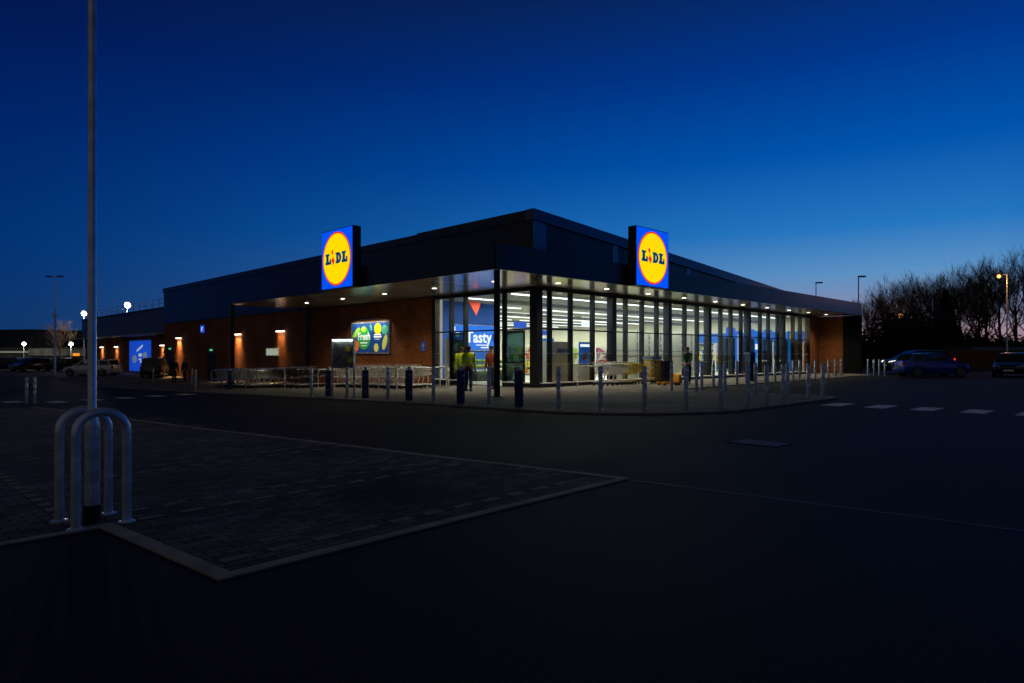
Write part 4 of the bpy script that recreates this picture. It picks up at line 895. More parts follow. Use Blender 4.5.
def person(px, py, face_deg, label, top, legs, hair, hands=None, stride=0.12, height=1.75, extra=None, lean=0.0, off=KERB, world=None, vest=None, cap=None):
    x, y = world if world else G(px, py, off)
    t = thing('person', label, 'person', (x, y, gz(x, y)+off), R(face_deg)); t.scale = (height/1.75,)*3
    # local: faces +x
    hands = hands or ((0.08, 0.26, 0.80), (0.08, -0.26, 0.80))
    pel, sp1, ch, nk, hd, ht = (0, 0, 0.93), (0.01+lean*0.3, 0, 1.12), (0.0+lean, 0, 1.36), (0.01+lean*1.2, 0, 1.50), (0.03+lean*1.3, 0, 1.60), (0.02+lean*1.35, 0, 1.69)
    pts = [pel, sp1, ch, nk, hd, ht]; ed = [(0, 1), (1, 2), (2, 3), (3, 4), (4, 5)]; rd = [0.13, 0.12, 0.14, 0.055, 0.095, 0.075]
    arms = []; 
    for s_, h in ((1, hands[0]), (-1, hands[1])):
        sh_ = (ch[0], s_*0.19, 1.40); h = Vector(h); shv = Vector(sh_); midp = (shv+h)/2
        dd = (h-shv); k = max(0.0, 0.29**2-(dd.length/2)**2)**0.5
        el = midp + Vector((-0.6, s_*0.35, -0.7)).normalized()*k
        i = len(pts); pts += [sh_, tuple(el), tuple(h)]; ed += [(2, i), (i, i+1), (i+1, i+2)]; rd += [0.062, 0.045, 0.032]; arms.append((sh_, tuple(el), tuple(h)))
        fd = (h-el).normalized(); sd = Vector((0, 0, 1)).cross(fd)
        sd = sd.normalized() if sd.length > 0.1 else Vector((1, 0, 0))
        pal = h+fd*0.07; j = len(pts); pts.append(tuple(pal)); ed.append((i+2, j)); rd.append((0.036, 0.022))
        for q, (so, ln) in enumerate(((-0.03, 0.06), (-0.01, 0.075), (0.01, 0.07), (0.03, 0.055))):
            tip = pal+sd*so*1.2+fd*ln*0.6; tip2 = tip+fd*ln*0.3+Vector((0.012, 0, -0.02)); n_ = len(pts); pts += [tuple(tip), tuple(tip2)]; ed += [(j, n_), (n_, n_+1)]; rd += [0.009, 0.008]
        n_ = len(pts); pts += [tuple(h+fd*0.04+Vector((0.035, -s_*0.02, 0)))]; ed.append((i+2, n_)); rd.append(0.01)
    legsp = []
    for s_ in (1, -1):
        hp = (0, s_*0.095, 0.88); kn = (0.03+s_*stride*0.5, s_*0.10, 0.48); an = (s_*stride-0.03, s_*0.11, 0.07); toe = (s_*stride+0.12, s_*0.12, 0.035)
        i = len(pts); pts += [hp, kn, an, toe]; ed += [(0, i), (i, i+1), (i+1, i+2), (i+2, i+3)]; rd += [0.085, 0.058, 0.042, 0.036]; legsp.append((hp, kn, an, toe))
    skinmesh('body', pts, ed, rd, SKIN, t)
    # face: nose and ears
    hx, hz = hd[0], 1.615
    b = MB(); b.add([(hx+0.085, -0.014, hz-0.01), (hx+0.085, 0.014, hz-0.01), (hx+0.115, 0, hz-0.012), (hx+0.088, 0, hz+0.035)], [(0, 1, 2), (1, 3, 2), (3, 0, 2), (0, 3, 1)]); b.build('nose', SKIN, t)
    for s_ in (-1, 1):
        b = MB(); b.lathe([(0.01, -0.008), (0.028, 0), (0.01, 0.008)], (hx-0.005, s_*0.095, hz), 8, 'y'); b.build('ear', SKIN, t)
        b = MB(); b.lathe([(0.004, 0.0), (0.011, 0.004), (0.004, 0.01)], (hx+0.082, s_*0.034, hz+0.025), 8, 'x'); b.build('eye', M_rub, t)
    # jacket, trousers, shoes, hair
    P2 = [(0, 0, 0.86), (sp1[0], 0, 1.1), (ch[0], 0, 1.36), (nk[0], 0, 1.475)]; E2 = [(0, 1), (1, 2), (2, 3)]; R2 = [(0.165, 0.13), (0.16, 0.125), (0.175, 0.135), 0.07]
    for a in arms:
        wr_ = Vector(a[2]).lerp(Vector(a[1]), 0.06); i = len(P2); P2 += [a[0], a[1], tuple(wr_)]; E2 += [(2, i), (i, i+1), (i+1, i+2)]; R2 += [0.085, 0.064, 0.052]
    jk = skinmesh('jacket', P2, E2, R2, top, t)
    P3 = [(0, 0, 0.93), (0, 0, 0.99)]; E3 = [(0, 1)]; R3 = [0.15, 0.14]
    for a in legsp:
        i = len(P3); an = Vector(a[2])+Vector((0, 0, 0.02)); P3 += [a[0], a[1], tuple(an)]; E3 += [(0, i), (i, i+1), (i+1, i+2)]; R3 += [0.105, 0.078, 0.066]
    skinmesh('trousers', P3, E3, R3, legs, t)
    for a in legsp:
        i = a[2]; b = MB()
        prof = [(-0.09, 0.035, 0.08), (-0.04, 0.045, 0.11), (0.04, 0.05, 0.09), (0.13, 0.052, 0.055), (0.18, 0.035, 0.04)]; vs = []
        for (dx, hw, hz_) in prof: vs += [(i[0]+dx, i[1]-hw, 0.0), (i[0]+dx, i[1]+hw, 0.0), (i[0]+dx, i[1]+hw*0.8, hz_), (i[0]+dx, i[1]-hw*0.8, hz_)]
        fs = [(k*4+j, k*4+(j+1) % 4, k*4+4+(j+1) % 4, k*4+4+j) for k in range(4) for j in range(4)] + [(3, 2, 1, 0), (16, 17, 18, 19)]
        b.add(vs, fs); b.build('shoe', M_rub, t, smooth=True)
    b = MB(); vs = []; n = 14
    for (zz, rr) in ((-0.03, 0.104), (0.02, 0.11), (0.07, 0.10), (0.105, 0.07), (0.12, 0.0)):
        for j in range(n):
            a = 2*math.pi*j/n; cut = 0.05 if math.cos(a) > 0.35 and zz < 0.03 else 0
            vs.append((hx-0.012+rr*math.cos(a), rr*0.9*math.sin(a), 1.635+zz+cut))
    b.add(vs, [(k*n+j, k*n+(j+1) % n, (k+1)*n+(j+1) % n, (k+1)*n+j) for k in range(4) for j in range(n)]); b.build('hair' if not cap else 'cap', cap or hair, t, smooth=True)
    if vest:
        for z in (1.02, 1.2):
            b = MB(); b.lathe([(1.0, z), (1.0, z+0.045)], (0, 0, 0), 20)
            b.v = [(sp1[0]+v[0]*0.165, v[1]*0.2, v[2]) for v in b.v]; b.f = b.f[:-2]; b.mi = b.mi[:-2]; b.build('reflective_band', mat('reflective_tape', (0.55, 0.58, 0.5), 0.4), jk)
    return t
HV = mat('hi_vis_yellow', (0.62, 0.92, 0.015), 0.7, emit=(0.2, 0.42, 0.0), es=0.0, var=0.15, vscale=9); HVo = mat('hi_vis_orange', (0.7, 0.28, 0.05), 0.7, var=0.1)
DK = mat('dark_cloth', (0.02, 0.022, 0.028), 0.85, var=0.15); DK2 = mat('navy_cloth', (0.02, 0.03, 0.06), 0.85, var=0.15); GR = mat('green_cloth', (0.03, 0.12, 0.075), 0.8, var=0.15); RD = mat('rust_cloth', (0.30, 0.06, 0.03), 0.8, var=0.15)
HA = mat('dark_hair', (0.02, 0.014, 0.01), 0.7); HB = mat('brown_hair', (0.08, 0.045, 0.02), 0.7)
person(468.5, 391, 40, 'person in bright yellow hi-vis jacket, back to the car park, right one of the pair', HV, DK, HA, stride=0.13, vest=True)
person(461.5, 389.5, 62, 'person in yellow-green hi-vis jacket half hidden behind another, facing the entrance', HV, DK, HB, stride=0.1, height=1.72, vest=True)
person(491.5, 389, 190, 'person in rust coloured top partly hidden by the black corner column', RD, DK, HA, height=1.74, stride=0.08)
person(687.5, 384, 205, 'person in green top and dark trousers holding the handle of a yellow pallet truck', GR, DK, HA, hands=((0.42, 0.07, 1.0), (0.42, -0.05, 1.0)), height=1.68, lean=0.08)
person(174, 383, 60, 'person in dark clothes standing left of another before the lit brick wall', DK, DK, HA, height=1.78, stride=0.14)
person(185, 383, 200, 'person in dark coat and pale hat facing another before the lit brick wall', DK2, DK, HB, height=1.76, stride=0.07, cap=mat('pale_hat', (0.3, 0.2, 0.12), 0.8))
person(0, 0, -120, 'person in dark clothes standing inside near the checkouts', DK2, DK, HA, world=(37.6, 24.2), off=0.07)
# yellow pallet truck at the green person's feet
x, y = G(674, 385, KERB)
t = thing('pallet_truck', 'yellow hand pallet truck on the pavement before the glass, handle held by a person', 'pallet truck', (x, y, gz(x, y)+KERB), R(165))
OR_ = mat('orange_yellow_paint', (0.85, 0.36, 0.01), 0.4, var=0.1)
b = MB()
for s_ in (-1, 1): b.box(0.0, s_*0.19-0.075, 0.09, 0.8, s_*0.19+0.075, 0.15)
b.build('fork', OR_, t)
b = MB(); b.add([(-0.28, -0.27, 0.08), (0.0, -0.27, 0.08), (0.0, 0.27, 0.08), (-0.28, 0.27, 0.08), (-0.2, -0.2, 0.5), (-0.05, -0.24, 0.42), (-0.05, 0.24, 0.42), (-0.2, 0.2, 0.5)], [(3, 2, 1, 0), (4, 5, 6, 7), (0, 1, 5, 4), (1, 2, 6, 5), (2, 3, 7, 6), (3, 0, 4, 7)]); b.build('pump_body', OR_, t)
b = MB(); b.tube([(-0.24, 0, 0.3), (-0.62, 0, 1.0)], 0.02, 8); b.tube([(-0.6, -0.14, 0.96), (-0.6, 0.14, 0.96)], 0.016, 6); b.build('handle', M_stain, t)
for (xx, yy) in ((-0.2, -0.1), (-0.2, 0.1), (0.7, -0.19), (0.7, 0.19)): b = MB(); b.lathe([(0.08 if xx < 0 else 0.045, -0.03), (0.08 if xx < 0 else 0.045, 0.03)], (xx, yy, 0.08 if xx < 0 else 0.045), 12, 'y'); b.build('wheel', M_rub, t)

# ------------------------------------------------------------------ cars
def carpaint(n, c): return mat('paint_'+n, c, 0.25, 0.3, coat=0.8, var=0.05)
def car(D, px, head_deg, label, paint, L_=4.2, Wd=1.76, H_=1.48, kind='hatch', headlit=False, taillit=False, z=None, rim=None):
    x, y = at(px, D); zz = gz(x, y) if z is None else z
    t = thing('parked_car', label, 'car', (x, y, zz), R(head_deg))
    hl = L_/2; hw = Wd/2
    st = [(-hl, 0.42, 0.78, 0.78), (-hl+0.08, 0.3, 0.95, 0.9), (-hl+0.35, 0.22, 0.99, 0.97), (-hl*0.5, 0.2, 0.97, 1.0), (0, 0.2, 0.95, 1.0), (hl*0.45, 0.2, 0.93, 1.0), (hl*0.62, 0.2, 0.88, 0.98), (hl*0.85, 0.22, 0.76, 0.92), (hl-0.07, 0.28, 0.66, 0.8), (hl, 0.38, 0.55, 0.68)]
    b = MB(); vs = []
    for (xx, zb, zt, wk) in st:
        w = hw*wk; half = [(0, zb), (w*0.88, zb), (w*0.97, zb+0.12), (w, (zb+zt)/2), (w*0.98, zt-0.1), (w*0.92, zt-0.01), (w*0.5, zt+0.025)]
        ring = half + [(0, zt+0.035)] + [(-a, c) for a, c in reversed(half[1:])]
        vs += [(xx, a, c) for a, c in ring]; n = len(ring)
    fs = [(i*n+j, i*n+(j+1) % n, (i+1)*n+(j+1) % n, (i+1)*n+j) for i in range(len(st)-1) for j in range(n)] + [tuple(range(n)), tuple(reversed([(len(st)-1)*n+j for j in range(n)]))]
    b.add(vs, fs); body = b.build('body', paint, t, smooth=True, angle=50)
    # cabin
    back = -hl+0.28 if kind != 'saloon' else -hl+0.85
    rb = -hl+0.62 if kind == 'hatch' else (-hl+0.4 if kind in ('estate', 'suv') else -hl+1.25)
    cab = [(back, hw*0.86, 0.96), (rb, hw*0.72, H_-0.06), (-0.1, hw*0.74, H_), (hl*0.16, hw*0.72, H_-0.05), (hl*0.58, hw*0.86, 0.9)]
    b = MB(); lo = [(c[0], 0) for c in cab]
    bw = [hw*0.9, hw*0.93, hw*0.94, hw*0.94, hw*0.88]; vs = []
    for i, (xx, w, zt) in enumerate(cab):
        zb = 0.94 if i < 4 else 0.88; xb = xx if i in (0, 4) else xx
        vs += [(xb, -bw[i], zb), (xb, -w, zt), (xb, -w*0.5, zt+0.03), (xb, w*0.5, zt+0.03), (xb, w, zt), (xb, bw[i], zb)]
    fs = [(i*6+j, i*6+j+1, (i+1)*6+j+1, (i+1)*6+j) for i in range(4) for j in range(5)] + [tuple(range(6)), tuple(reversed(range(24, 30)))]
    b.add(vs, fs); b.build('cabin', paint, t, smooth=True, angle=35)
    # side windows, slightly proud of the cabin skin
    def lerp(a, c, k): return a+(c-a)*k
    def on(i, k, v):    # point on the side between station i and i+1 (k), v 0 belt..1 roof
        a, c = cab[i], cab[i+1]; xx = lerp(a[0], c[0], k); zt = lerp(a[2], c[2], k); w = lerp(a[1], c[1], k); wb = lerp(bw[i], bw[i+1], k); zb = 0.955
        return (xx, lerp(wb, w, v)+0.006, lerp(zb, zt, v))
    for s_ in (-1, 1):
        for q in ([on(0, 0.75, 0.12), on(1, 0.0, 0.10), on(1, 0.42, 0.08), on(1, 0.42, 0.86), on(1, 0.0, 0.84), on(0, 0.95, 0.72)], [on(1, 0.48, 0.08), on(2, 0.0, 0.08), on(3, 0.0, 0.09), on(3, 0.62, 0.12), on(3, 0.06, 0.86), on(2, 0.0, 0.86), on(1, 0.48, 0.86)]):
            b = MB(); q = [(a, s_*c, d) for a, c, d in q]; b.add(q + [(a, c-s_*0.03, d) for a, c, d in q], [tuple(range(len(q))), tuple(reversed(range(len(q), 2*len(q))))]); b.build('side_window', M_cglass, t)
    w1, w2 = cab[3], cab[4]
    def scr(a, c, k0, k1, off):
        P = []
        for k, sg in ((k0, -1), (k0, 1), (k1, 1), (k1, -1)):
            w = lerp(a[1], c[1], k)*0.92; P.append((lerp(a[0], c[0], k)+off[0], sg*w, lerp(a[2], c[2], k)+0.02+off[1]))
        return P
    for nm_, (a, c, off) in {'windscreen': (w1, w2, (0.015, 0.018)), 'rear_window': (cab[1], cab[0], (-0.02, 0.012))}.items():
        b = MB(); b.add(scr(a, c, 0.1, 0.9, off), [(0, 1, 2, 3)]); b.build(nm_, M_cglass, t)
    for xx in (-hl*0.62, hl*0.64):
        for s_ in (-1, 1):
            b = MB(); b.lathe([(0.24, -0.1), (0.315, -0.1), (0.325, -0.06), (0.325, 0.06), (0.315, 0.1), (0.24, 0.1)], (xx, s_*(hw-0.11), 0.32), 24, 'y'); wh = b.build('wheel', M_rub, t, smooth=True)
            b = MB()
            for k in range(5):
                a0 = R(72*k); b.tube([(xx, s_*(hw+0.0), 0.32), (xx+0.21*math.cos(a0), s_*(hw-0.01), 0.32+0.21*math.sin(a0))], 0.03, 5)
            b.lathe([(0.2, -0.012), (0.235, -0.012), (0.235, 0.0), (0.2, 0.0)], (xx, s_*(hw-0.002), 0.32), 24, 'y')
            b.build('rim', rim or mat('alloy', (0.16, 0.16, 0.16), 0.4, 0.5), wh)
            b = MB(); pts = [(xx+0.37*math.cos(R(a)), s_*(hw*0.985), 0.33+0.37*math.sin(R(a))) for a in range(0, 181, 15)]; b.tube(pts, 0.028, 6); b.build('wheel_arch', M_rub, t)
    hm = emat('headlamp_lit', (1, 0.95, 0.85), 1.6) if headlit else mat('headlamp_glass', (0.35, 0.37, 0.4), 0.1, 0.5)
    tm = emat('taillamp_lit', (1.0, 0.02, 0.01), 2.5) if taillit else mat('taillamp_glass', (0.25, 0.01, 0.01), 0.2)
    for s_ in (-1, 1):
        b = MB(); b.add([(hl-0.02, s_*hw*0.46, 0.60), (hl-0.1, s_*hw*0.8, 0.62), (hl-0.3, s_*hw*0.93, 0.66), (hl-0.32, s_*hw*0.9, 0.76), (hl-0.14, s_*hw*0.78, 0.73), (hl-0.05, s_*hw*0.48, 0.69)]+[(hl-0.12, s_*hw*0.46, 0.60), (hl-0.2, s_*hw*0.7, 0.62), (hl-0.35, s_*hw*0.8, 0.66), (hl-0.36, s_*hw*0.8, 0.74), (hl-0.24, s_*hw*0.7, 0.71), (hl-0.15, s_*hw*0.48, 0.67)],
              [(0, 1, 4, 5), (1, 2, 3, 4), (11, 10, 7, 6), (10, 9, 8, 7), (0, 6, 7, 1), (1, 7, 8, 2), (3, 9, 10, 4), (4, 10, 11, 5), (5, 11, 6, 0), (2, 8, 9, 3)]); b.build('headlight', hm, t)
        b = MB(); b.box(-hl-0.01, min(s_*hw*0.6, s_*hw*0.86), 0.72, -hl+0.1, max(s_*hw*0.6, s_*hw*0.86), 0.9); b.build('tail_light', tm, t)
        b = MB(); b.cbox(hl*0.42, s_*(hw+0.09), 0.98, 0.12, 0.18, 0.12); b.build('mirror', paint, t)
        for xx in (-0.45, 0.45): b = MB(); b.cbox(xx, s_*(hw+0.005), 0.82, 0.16, 0.03, 0.025); b.build('door_handle', paint, t)
    b = MB(); b.box(hl-0.03, -hw*0.38, 0.44, hl+0.012, hw*0.38, 0.58); b.build('grille', M_rub, t)
    b = MB(); b.box(hl+0.013, -0.26, 0.36, hl+0.022, 0.26, 0.46); b.build('number_plate', M_white, t)
    b = MB(); b.box(-hl-0.02, -0.26, 0.56, -hl-0.004, 0.26, 0.66); b.build('number_plate', mat('yellow_plate', (0.2, 0.16, 0.02), 0.5), t)
    return t
BLU = carpaint('blue', (0.012, 0.07, 0.52)); BLK = mat('paint_black', (0.006, 0.006, 0.008), 0.35, spec=0.3); NVY = carpaint('navy', (0.008, 0.018, 0.06)); WHT = carpaint('white', (0.8, 0.82, 0.86)); GRY = carpaint('grey', (0.06, 0.065, 0.07))
car(41.0, 930.5, -47, 'blue hatchback parked side-on right of the store, nose to the right', BLU, 4.05)
car(46.5, 916.5, 134, 'black car behind the blue hatchback with lit headlight and red tail lamp', BLK, 4.4, H_=1.46, headlit=True, taillit=True, z=0.22)
car(41.5, 1013, 182, 'dark navy car at the right edge of the car park, nose turned to the road', NVY, 4.3)
car(58, 92.5, 133, 'white car parked side-on behind the tall lamp post, before the neighbouring shop', WHT, 4.5, kind='estate')
car(56.5, 157, 60, 'dark estate car parked beside the lit blue poster', GRY, 4.4, kind='estate', H_=1.7)
car(76, 4, 150, 'dark car with lit headlamps at the far left edge', BLK, 4.2, headlit=True)
car(74, 31, 205, 'dark car with a pale lamp glint left of the tall mast', GRY, 4.2)
car(72, 62, 120, 'dark car half hidden behind the nose of the white car', BLK, 4.3)

# ------------------------------------------------------------------ neighbouring shop on the left
nb = thing('neighbour_shop', 'long low brick shop with pale clad upper band beyond the supermarket', 'shop', (20.3, 64.2, -0.5))
def np_(name, b, m): return b.build(name, m, nb, world=True)
b = MB(); b.box(20.3, 64.1, -1.3, 34, 94, 3.3); np_('brick_wall', b, M_brick_y)
b = MB(); y = 64.1
while y < 93.9: b.box(19.9, y, 3.38, 20.29, min(y+2.48, 94), 5.55); y += 2.5
np_('upper_cladding', b, mat('grey_cladding', (0.12, 0.125, 0.13), 0.45, 0.2, var=0.15))
b = MB(); b.box(19.2, 64.1, 3.22, 20.29, 94.2, 3.37); np_('eaves_trim', b, mat('pale_trim', (0.45, 0.44, 0.4), 0.5))
b = MB(); b.box(19.8, 64.1, 5.551, 34, 94.1, 5.68); np_('roof', b, M_roof)
b = MB()
for z in (6.1, 6.5): b.tube([(20.2, 64.3, z), (20.2, 93.9, z)], 0.03, 5)
for k in range(16): b.tube([(20.2, 64.5+1.96*k, 5.68), (20.2, 64.5+1.96*k, 6.5)], 0.03, 5)
np_('roof_railing', b, M_galv)
for i in range(5): b = MB(); y = 70+5*i; b.box(23, y, 5.69, 25, y+1.6, 5.95+0.1*(i % 2)); np_('roof_unit', b, M_galv)
for y, lab in ((65.6, 'tube lamp on the neighbouring shop next to the supermarket corner'), (80.6, 'tube lamp on the neighbouring shop left of the lit blue poster'), (86.4, 'tube lamp on the neighbouring shop farthest from the supermarket')):
    walllamp(20.3, y, 2.25, 30)['label'] = lab
    
t = thing('window_poster', 'tall lit blue poster with pale lettering on the neighbouring shop wall', 'poster', (20.3, 72.2, -0.35))
b = MB(); b.box(-0.12, -3.5, 0, -0.002, 3.5, 3.2); b.build('poster_case', M_stain, t)
b = MB(); b.box(-0.14, -3.4, 0.1, -0.122, 3.4, 3.1); q = b.build('poster_face', emat('far_poster_blue', (0.005, 0.07, 0.62), 0.75), t)
wpm = emat('far_poster_white', (0.5, 0.6, 0.8), 0.7); fq = lambda u, v, d: (-d, -u, v)
b = MB(); b.prism([(-0.9, 2.0), (1.0, 2.5), (1.0, 2.75), (-0.9, 2.2)], fq, 0.142, 0.146); b.prism(rect(-0.3, 1.2, 0.5, 1.35), fq, 0.142, 0.146); b.prism(rect(-0.3, 1.55, 0.7, 1.85), fq, 0.142, 0.146); b.prism(rect(0.2, 0.95, 0.6, 1.15), fq, 0.142, 0.146); b.build('pale_lettering', wpm, q)
b = MB(); b.prism(ell2(-1.6, 1.3, 0.75, 0.4), fq, 0.147, 0.15); b.prism(ell2(1.7, 1.6, 0.7, 0.42), fq, 0.147, 0.15); b.build('product_picture', emat('far_poster_grey', (0.16, 0.2, 0.28), 0.7), q)
b = MB(); b.prism(ell2(2.9, 1.1, 0.4, 0.22), fq, 0.147, 0.15); b.build('pink_picture', emat('far_poster_pink', (0.6, 0.22, 0.2), 0.7), q)
lamp('AREA', 'poster_glow', (-0.4, 0, 1.6), 25, (0.15, 0.3, 1.0), t, shape='RECTANGLE', size=2.8, size_y=6, rot=(0, R(-90), 0))

# far warehouse with bright canopy edge at the left
x, y = at(5, 150)
t = thing('warehouse', 'long dark warehouse with pale lit canopy edge at the far left', 'warehouse', (x, y, -0.5), R(-43))
b = MB(); b.box(-45, 0, -1, 26, 22, 3.0); b.build('wall', mat('shed_wall', (0.10, 0.10, 0.09), 0.8, var=0.4, vscale=0.4), t)
b = MB(); b.box(-45, -2.5, 2.35, 6, -0.001, 2.7); b.build('canopy', mat('canopy_glow', (0.5, 0.5, 0.45), 0.6, emit=(0.35, 0.36, 0.28), es=0.3), t)  # emission stands in for lamp light falling on the canopy
b = MB(); b.box(6.01, -1.2, 1.7, 26, -0.001, 3.3); b.build('upper_band', mat('pale_band', (0.35, 0.36, 0.32), 0.7, var=0.4, vscale=0.6), t)
for i in range(14): b = MB(); b.box(-42+4.8*i, -0.06, -0.2, -39.3+4.8*i, -0.002, 1.6); b.build('bay_window', mat('dull_window', (0.05, 0.055, 0.045), 0.2), t)
b = MB(); b.box(-45.2, -0.3, 3.001, 26.2, 22, 3.6); b.build('roof', M_roof, t)
x, y = at(76, 110)
t = thing('hanging_sign', 'small glowing orange sign beside the white car', 'sign', (x, y, 0.4), R(-45))
b = MB(); b.box(-0.55, 0, 0.8, 0.55, 0.1, 1.25); b.build('sign_face', emat('orange_sign', (1.0, 0.3, 0.02), 1.0), t)
b = MB(); b.tube([(0, 0.05, -1.0), (0, 0.05, 0.8)], 0.05, 6); b.build('sign_post', M_black, t)

# ------------------------------------------------------------------ street lamps
def street_lamp(px, D, top, label, col=None, e=0, arm=0.0, twin=False, group=None, r=0.06, es=20, glowpole=None):
    mid = bool(col) and arm == 0.0
    x, y = at(px, D); z0 = gz(x, y)-0.05
    t = thing('street_lamp', label, 'street lamp', (x, y, z0), R(-45), group); H = top-z0
    b = MB(); b.tube([(0, 0, 0), (0, 0, H*0.3), (0, 0, H)], [r*1.5, r*1.1, r*0.8], 10); b.build('pole', M_galv if glowpole is None else M_galv, t, smooth=True)
    for s_ in ((-1, 1) if twin else (1 if arm >= 0 else -1,)):
        a = abs(arm); b = MB(); b.tube([(0, 0, H-0.05), (s_*max(a, 0.03 if mid else 0.15), 0, H)], r*0.6, 6); b.build('arm', M_galv, t)
        b = MB(); b.box((min(s_*a, s_*(a+0.55)) if not mid else -0.28), -0.15, H-0.04, (max(s_*a, s_*(a+0.55)) if not mid else 0.28), 0.15, H+0.07); b.build('lamp_head', M_black, t)
        if mid: gx = 0.0
        else: gx = s_*(a+0.28)
        if col:
            gr = 0.34 if D > 70 else 0.14; b = MB(); b.lathe([(gr*math.cos(R(q)), gr*math.sin(R(q))) for q in range(-80, 81, 20)], (gx, 0, H-0.05-gr), 12); b.build('lamp_glass', emat('lamp_glass_%d' % int(px), col, es), t, smooth=True)  # distant globes enlarged to suggest glare around the lamps
            lamp('POINT', 'lamp_bulb', (gx-0.3, -0.7, H-0.5), e, col, t, shadow_soft_size=0.15)
    return t
wc = (1.0, 0.92, 0.72)
street_lamp(127.5, 86, 8.2, 'lit white lamp above the roof of the neighbouring shop, the taller one', wc, 900, 0.0, group='lit lamps in the far car park', es=25)
street_lamp(84, 100, 8.0, 'lit white lamp at the left end of the neighbouring shop roof', wc, 900, 0.0, group='lit lamps in the far car park', es=25)
street_lamp(24, 140, 4.1, 'lit white lamp farthest left above the warehouse canopy', wc, 450, 0.0, group='lit lamps in the far car park', es=25)
street_lamp(71, 130, 3.9, 'lit white lamp between the unlit mast and the tall lamp post', wc, 450, 0.0, group='lit lamps in the far car park', es=25)
m_ = street_lamp(55, 62, 8.7, 'tall unlit mast with twin lamp heads at the left', None, 0, 0.25, twin=True, r=0.07)
b = MB(); b.cbox(0, 0, 5.6, 0.35, 0.3, 0.3); b.build('camera_box', M_galv, m_)
street_lamp(858.5, 54, 7.75, 'unlit lamp post standing clear of the trees right of the roof end', None, 0, 0.0, r=0.06)
street_lamp(816, 60, 7.9, 'unlit lamp post rising just behind the sloping roof', None, 0, 0.0, r=0.05)
oc = (1.0, 0.42, 0.08)
street_lamp(906, 100, 7.7, 'orange street lamp over the dark bushes', oc, 140, -0.5, es=4)
street_lamp(932.5, 82, 8.2, 'brownish lamp column left of the dark conifer', None, 0, 0.1)
street_lamp(947, 140, 12.4, 'faint pale lamp in front of the dark conifer', (0.7, 0.8, 0.7), 60, 0.0, es=1.5, r=0.05)
street_lamp(1007, 56, 8.2, 'bright orange street lamp among the bare trees at the right', oc, 110, -0.4, es=4)
# glow on near poles comes from these lamps themselves

# ------------------------------------------------------------------ bare trees, conifers, shrubs, fence
M_bark = mat('bark', (0.15, 0.10, 0.07), 0.9, var=0.3); M_need = mat('needles', (0.015, 0.022, 0.014), 0.9, var=0.4)
def bare_tree_mesh(seed, H_=14.0):
    rnd = random.Random(seed); tr = MB(); cr = MB()
    def seg(b, p, d, ln, r0, r1, bend, n, k):
        pts = [p]; rr = [r0]
        for i in range(k):
            d = (d+Vector((rnd.uniform(-bend, bend), rnd.uniform(-bend, bend), rnd.uniform(-bend*0.3, bend*0.6)))).normalized(); p = p+d*ln/k; pts.append(p); rr.append(r0+(r1-r0)*(i+1)/k)
        b.tube(pts, rr, n, cap=False); return pts, d
    tp, d = seg(tr, Vector((0, 0, -0.3)), Vector((0, 0, 1)), H_*0.55, 0.24, 0.12, 0.06, 7, 6)
    def rec(p, d, ln, r, lv):
        pts, de = seg(cr if lv < 3 else tr, p, d, ln, r, r*0.5, 0.13, 5 if lv == 3 else 3, 3)
        if lv == 0: return
        nch = {3: 6, 2: 6, 1: 5}[lv]
        for i in range(nch):
            q = pts[-1] if i == 0 else pts[rnd.randint(1, 2)].lerp(pts[-1], rnd.random()*0.9)
            a = rnd.uniform(0, 6.28); o = de.orthogonal(); o.rotate(Matrix.Rotation(a, 3, de)); nd = (de*1.0+o*rnd.uniform(0.3, 0.62)+Vector((0, 0, 0.3))).normalized()
            rec(q, nd, ln*rnd.uniform(0.5, 0.78), max(0.013, r*0.5), lv-1)
    for i in range(8):
        k = 2+int(i*4.9/8); base = tp[min(k, 6)]; a = i*2.4+rnd.uniform(-0.4, 0.4); up = 1.1+0.22*i
        rec(base, Vector((math.cos(a), math.sin(a), up)).normalized(), H_*(0.31-0.008*i), 0.085-0.003*i, 3)
    return tr, cr
protos = []
for s_ in (1, 2, 3):
    tr, cr = bare_tree_mesh(s_)
    t = thing('bare_tree', 'x', 'tree', (0, 0, -60)); tr.build('trunk', M_bark, t); cr.build('crown', M_bark, t); protos.append([t, False])
def put_tree(i, px, D, h, lab, rz):
    x, y = at(px, D); p = protos[i % 3]; k = h/15.3; loc = (x, y, -0.3)
    if not p[1]:
        p[1] = True; t = p[0]; t.location = loc; t.rotation_euler = (0, 0, rz); t.scale = (k, k, k); t['label'] = lab; t['group'] = 'bare trees beyond the car park'
    else: dup(p[0], loc, rz, lab, 'bare trees beyond the car park', (k, k, k))
tl = [(867, 98, 11.4), (874, 104, 12.2), (882, 92, 12.4), (895, 99, 13.8), (902, 105, 13.6), (909, 90, 13.2), (921, 97, 14.4), (928, 104, 14.6), (935, 91, 13.4), (949, 98, 15.2), (956, 104, 15.6), (964, 90, 14.8), (976, 96, 16.0), (983, 104, 16.4), (989, 88, 15.4), (1002, 95, 16.8), (1016, 87, 16.6), (1031, 93, 17.4)]
for i, (px, D, h) in enumerate(tl): put_tree(i, px, D, h, '%s bare winter tree counted from the store in the row at the right' % ORD[i], 1.7*i)
for i, (px, D, h, lab) in enumerate([(778, 88, 10.6, 'bare tree top showing just above the sloping roof, the left one'), (797, 92, 10.3, 'bare tree top showing just above the sloping roof, the right one')]): put_tree(i+1, px, D, h, lab, 2.2*i+0.6)
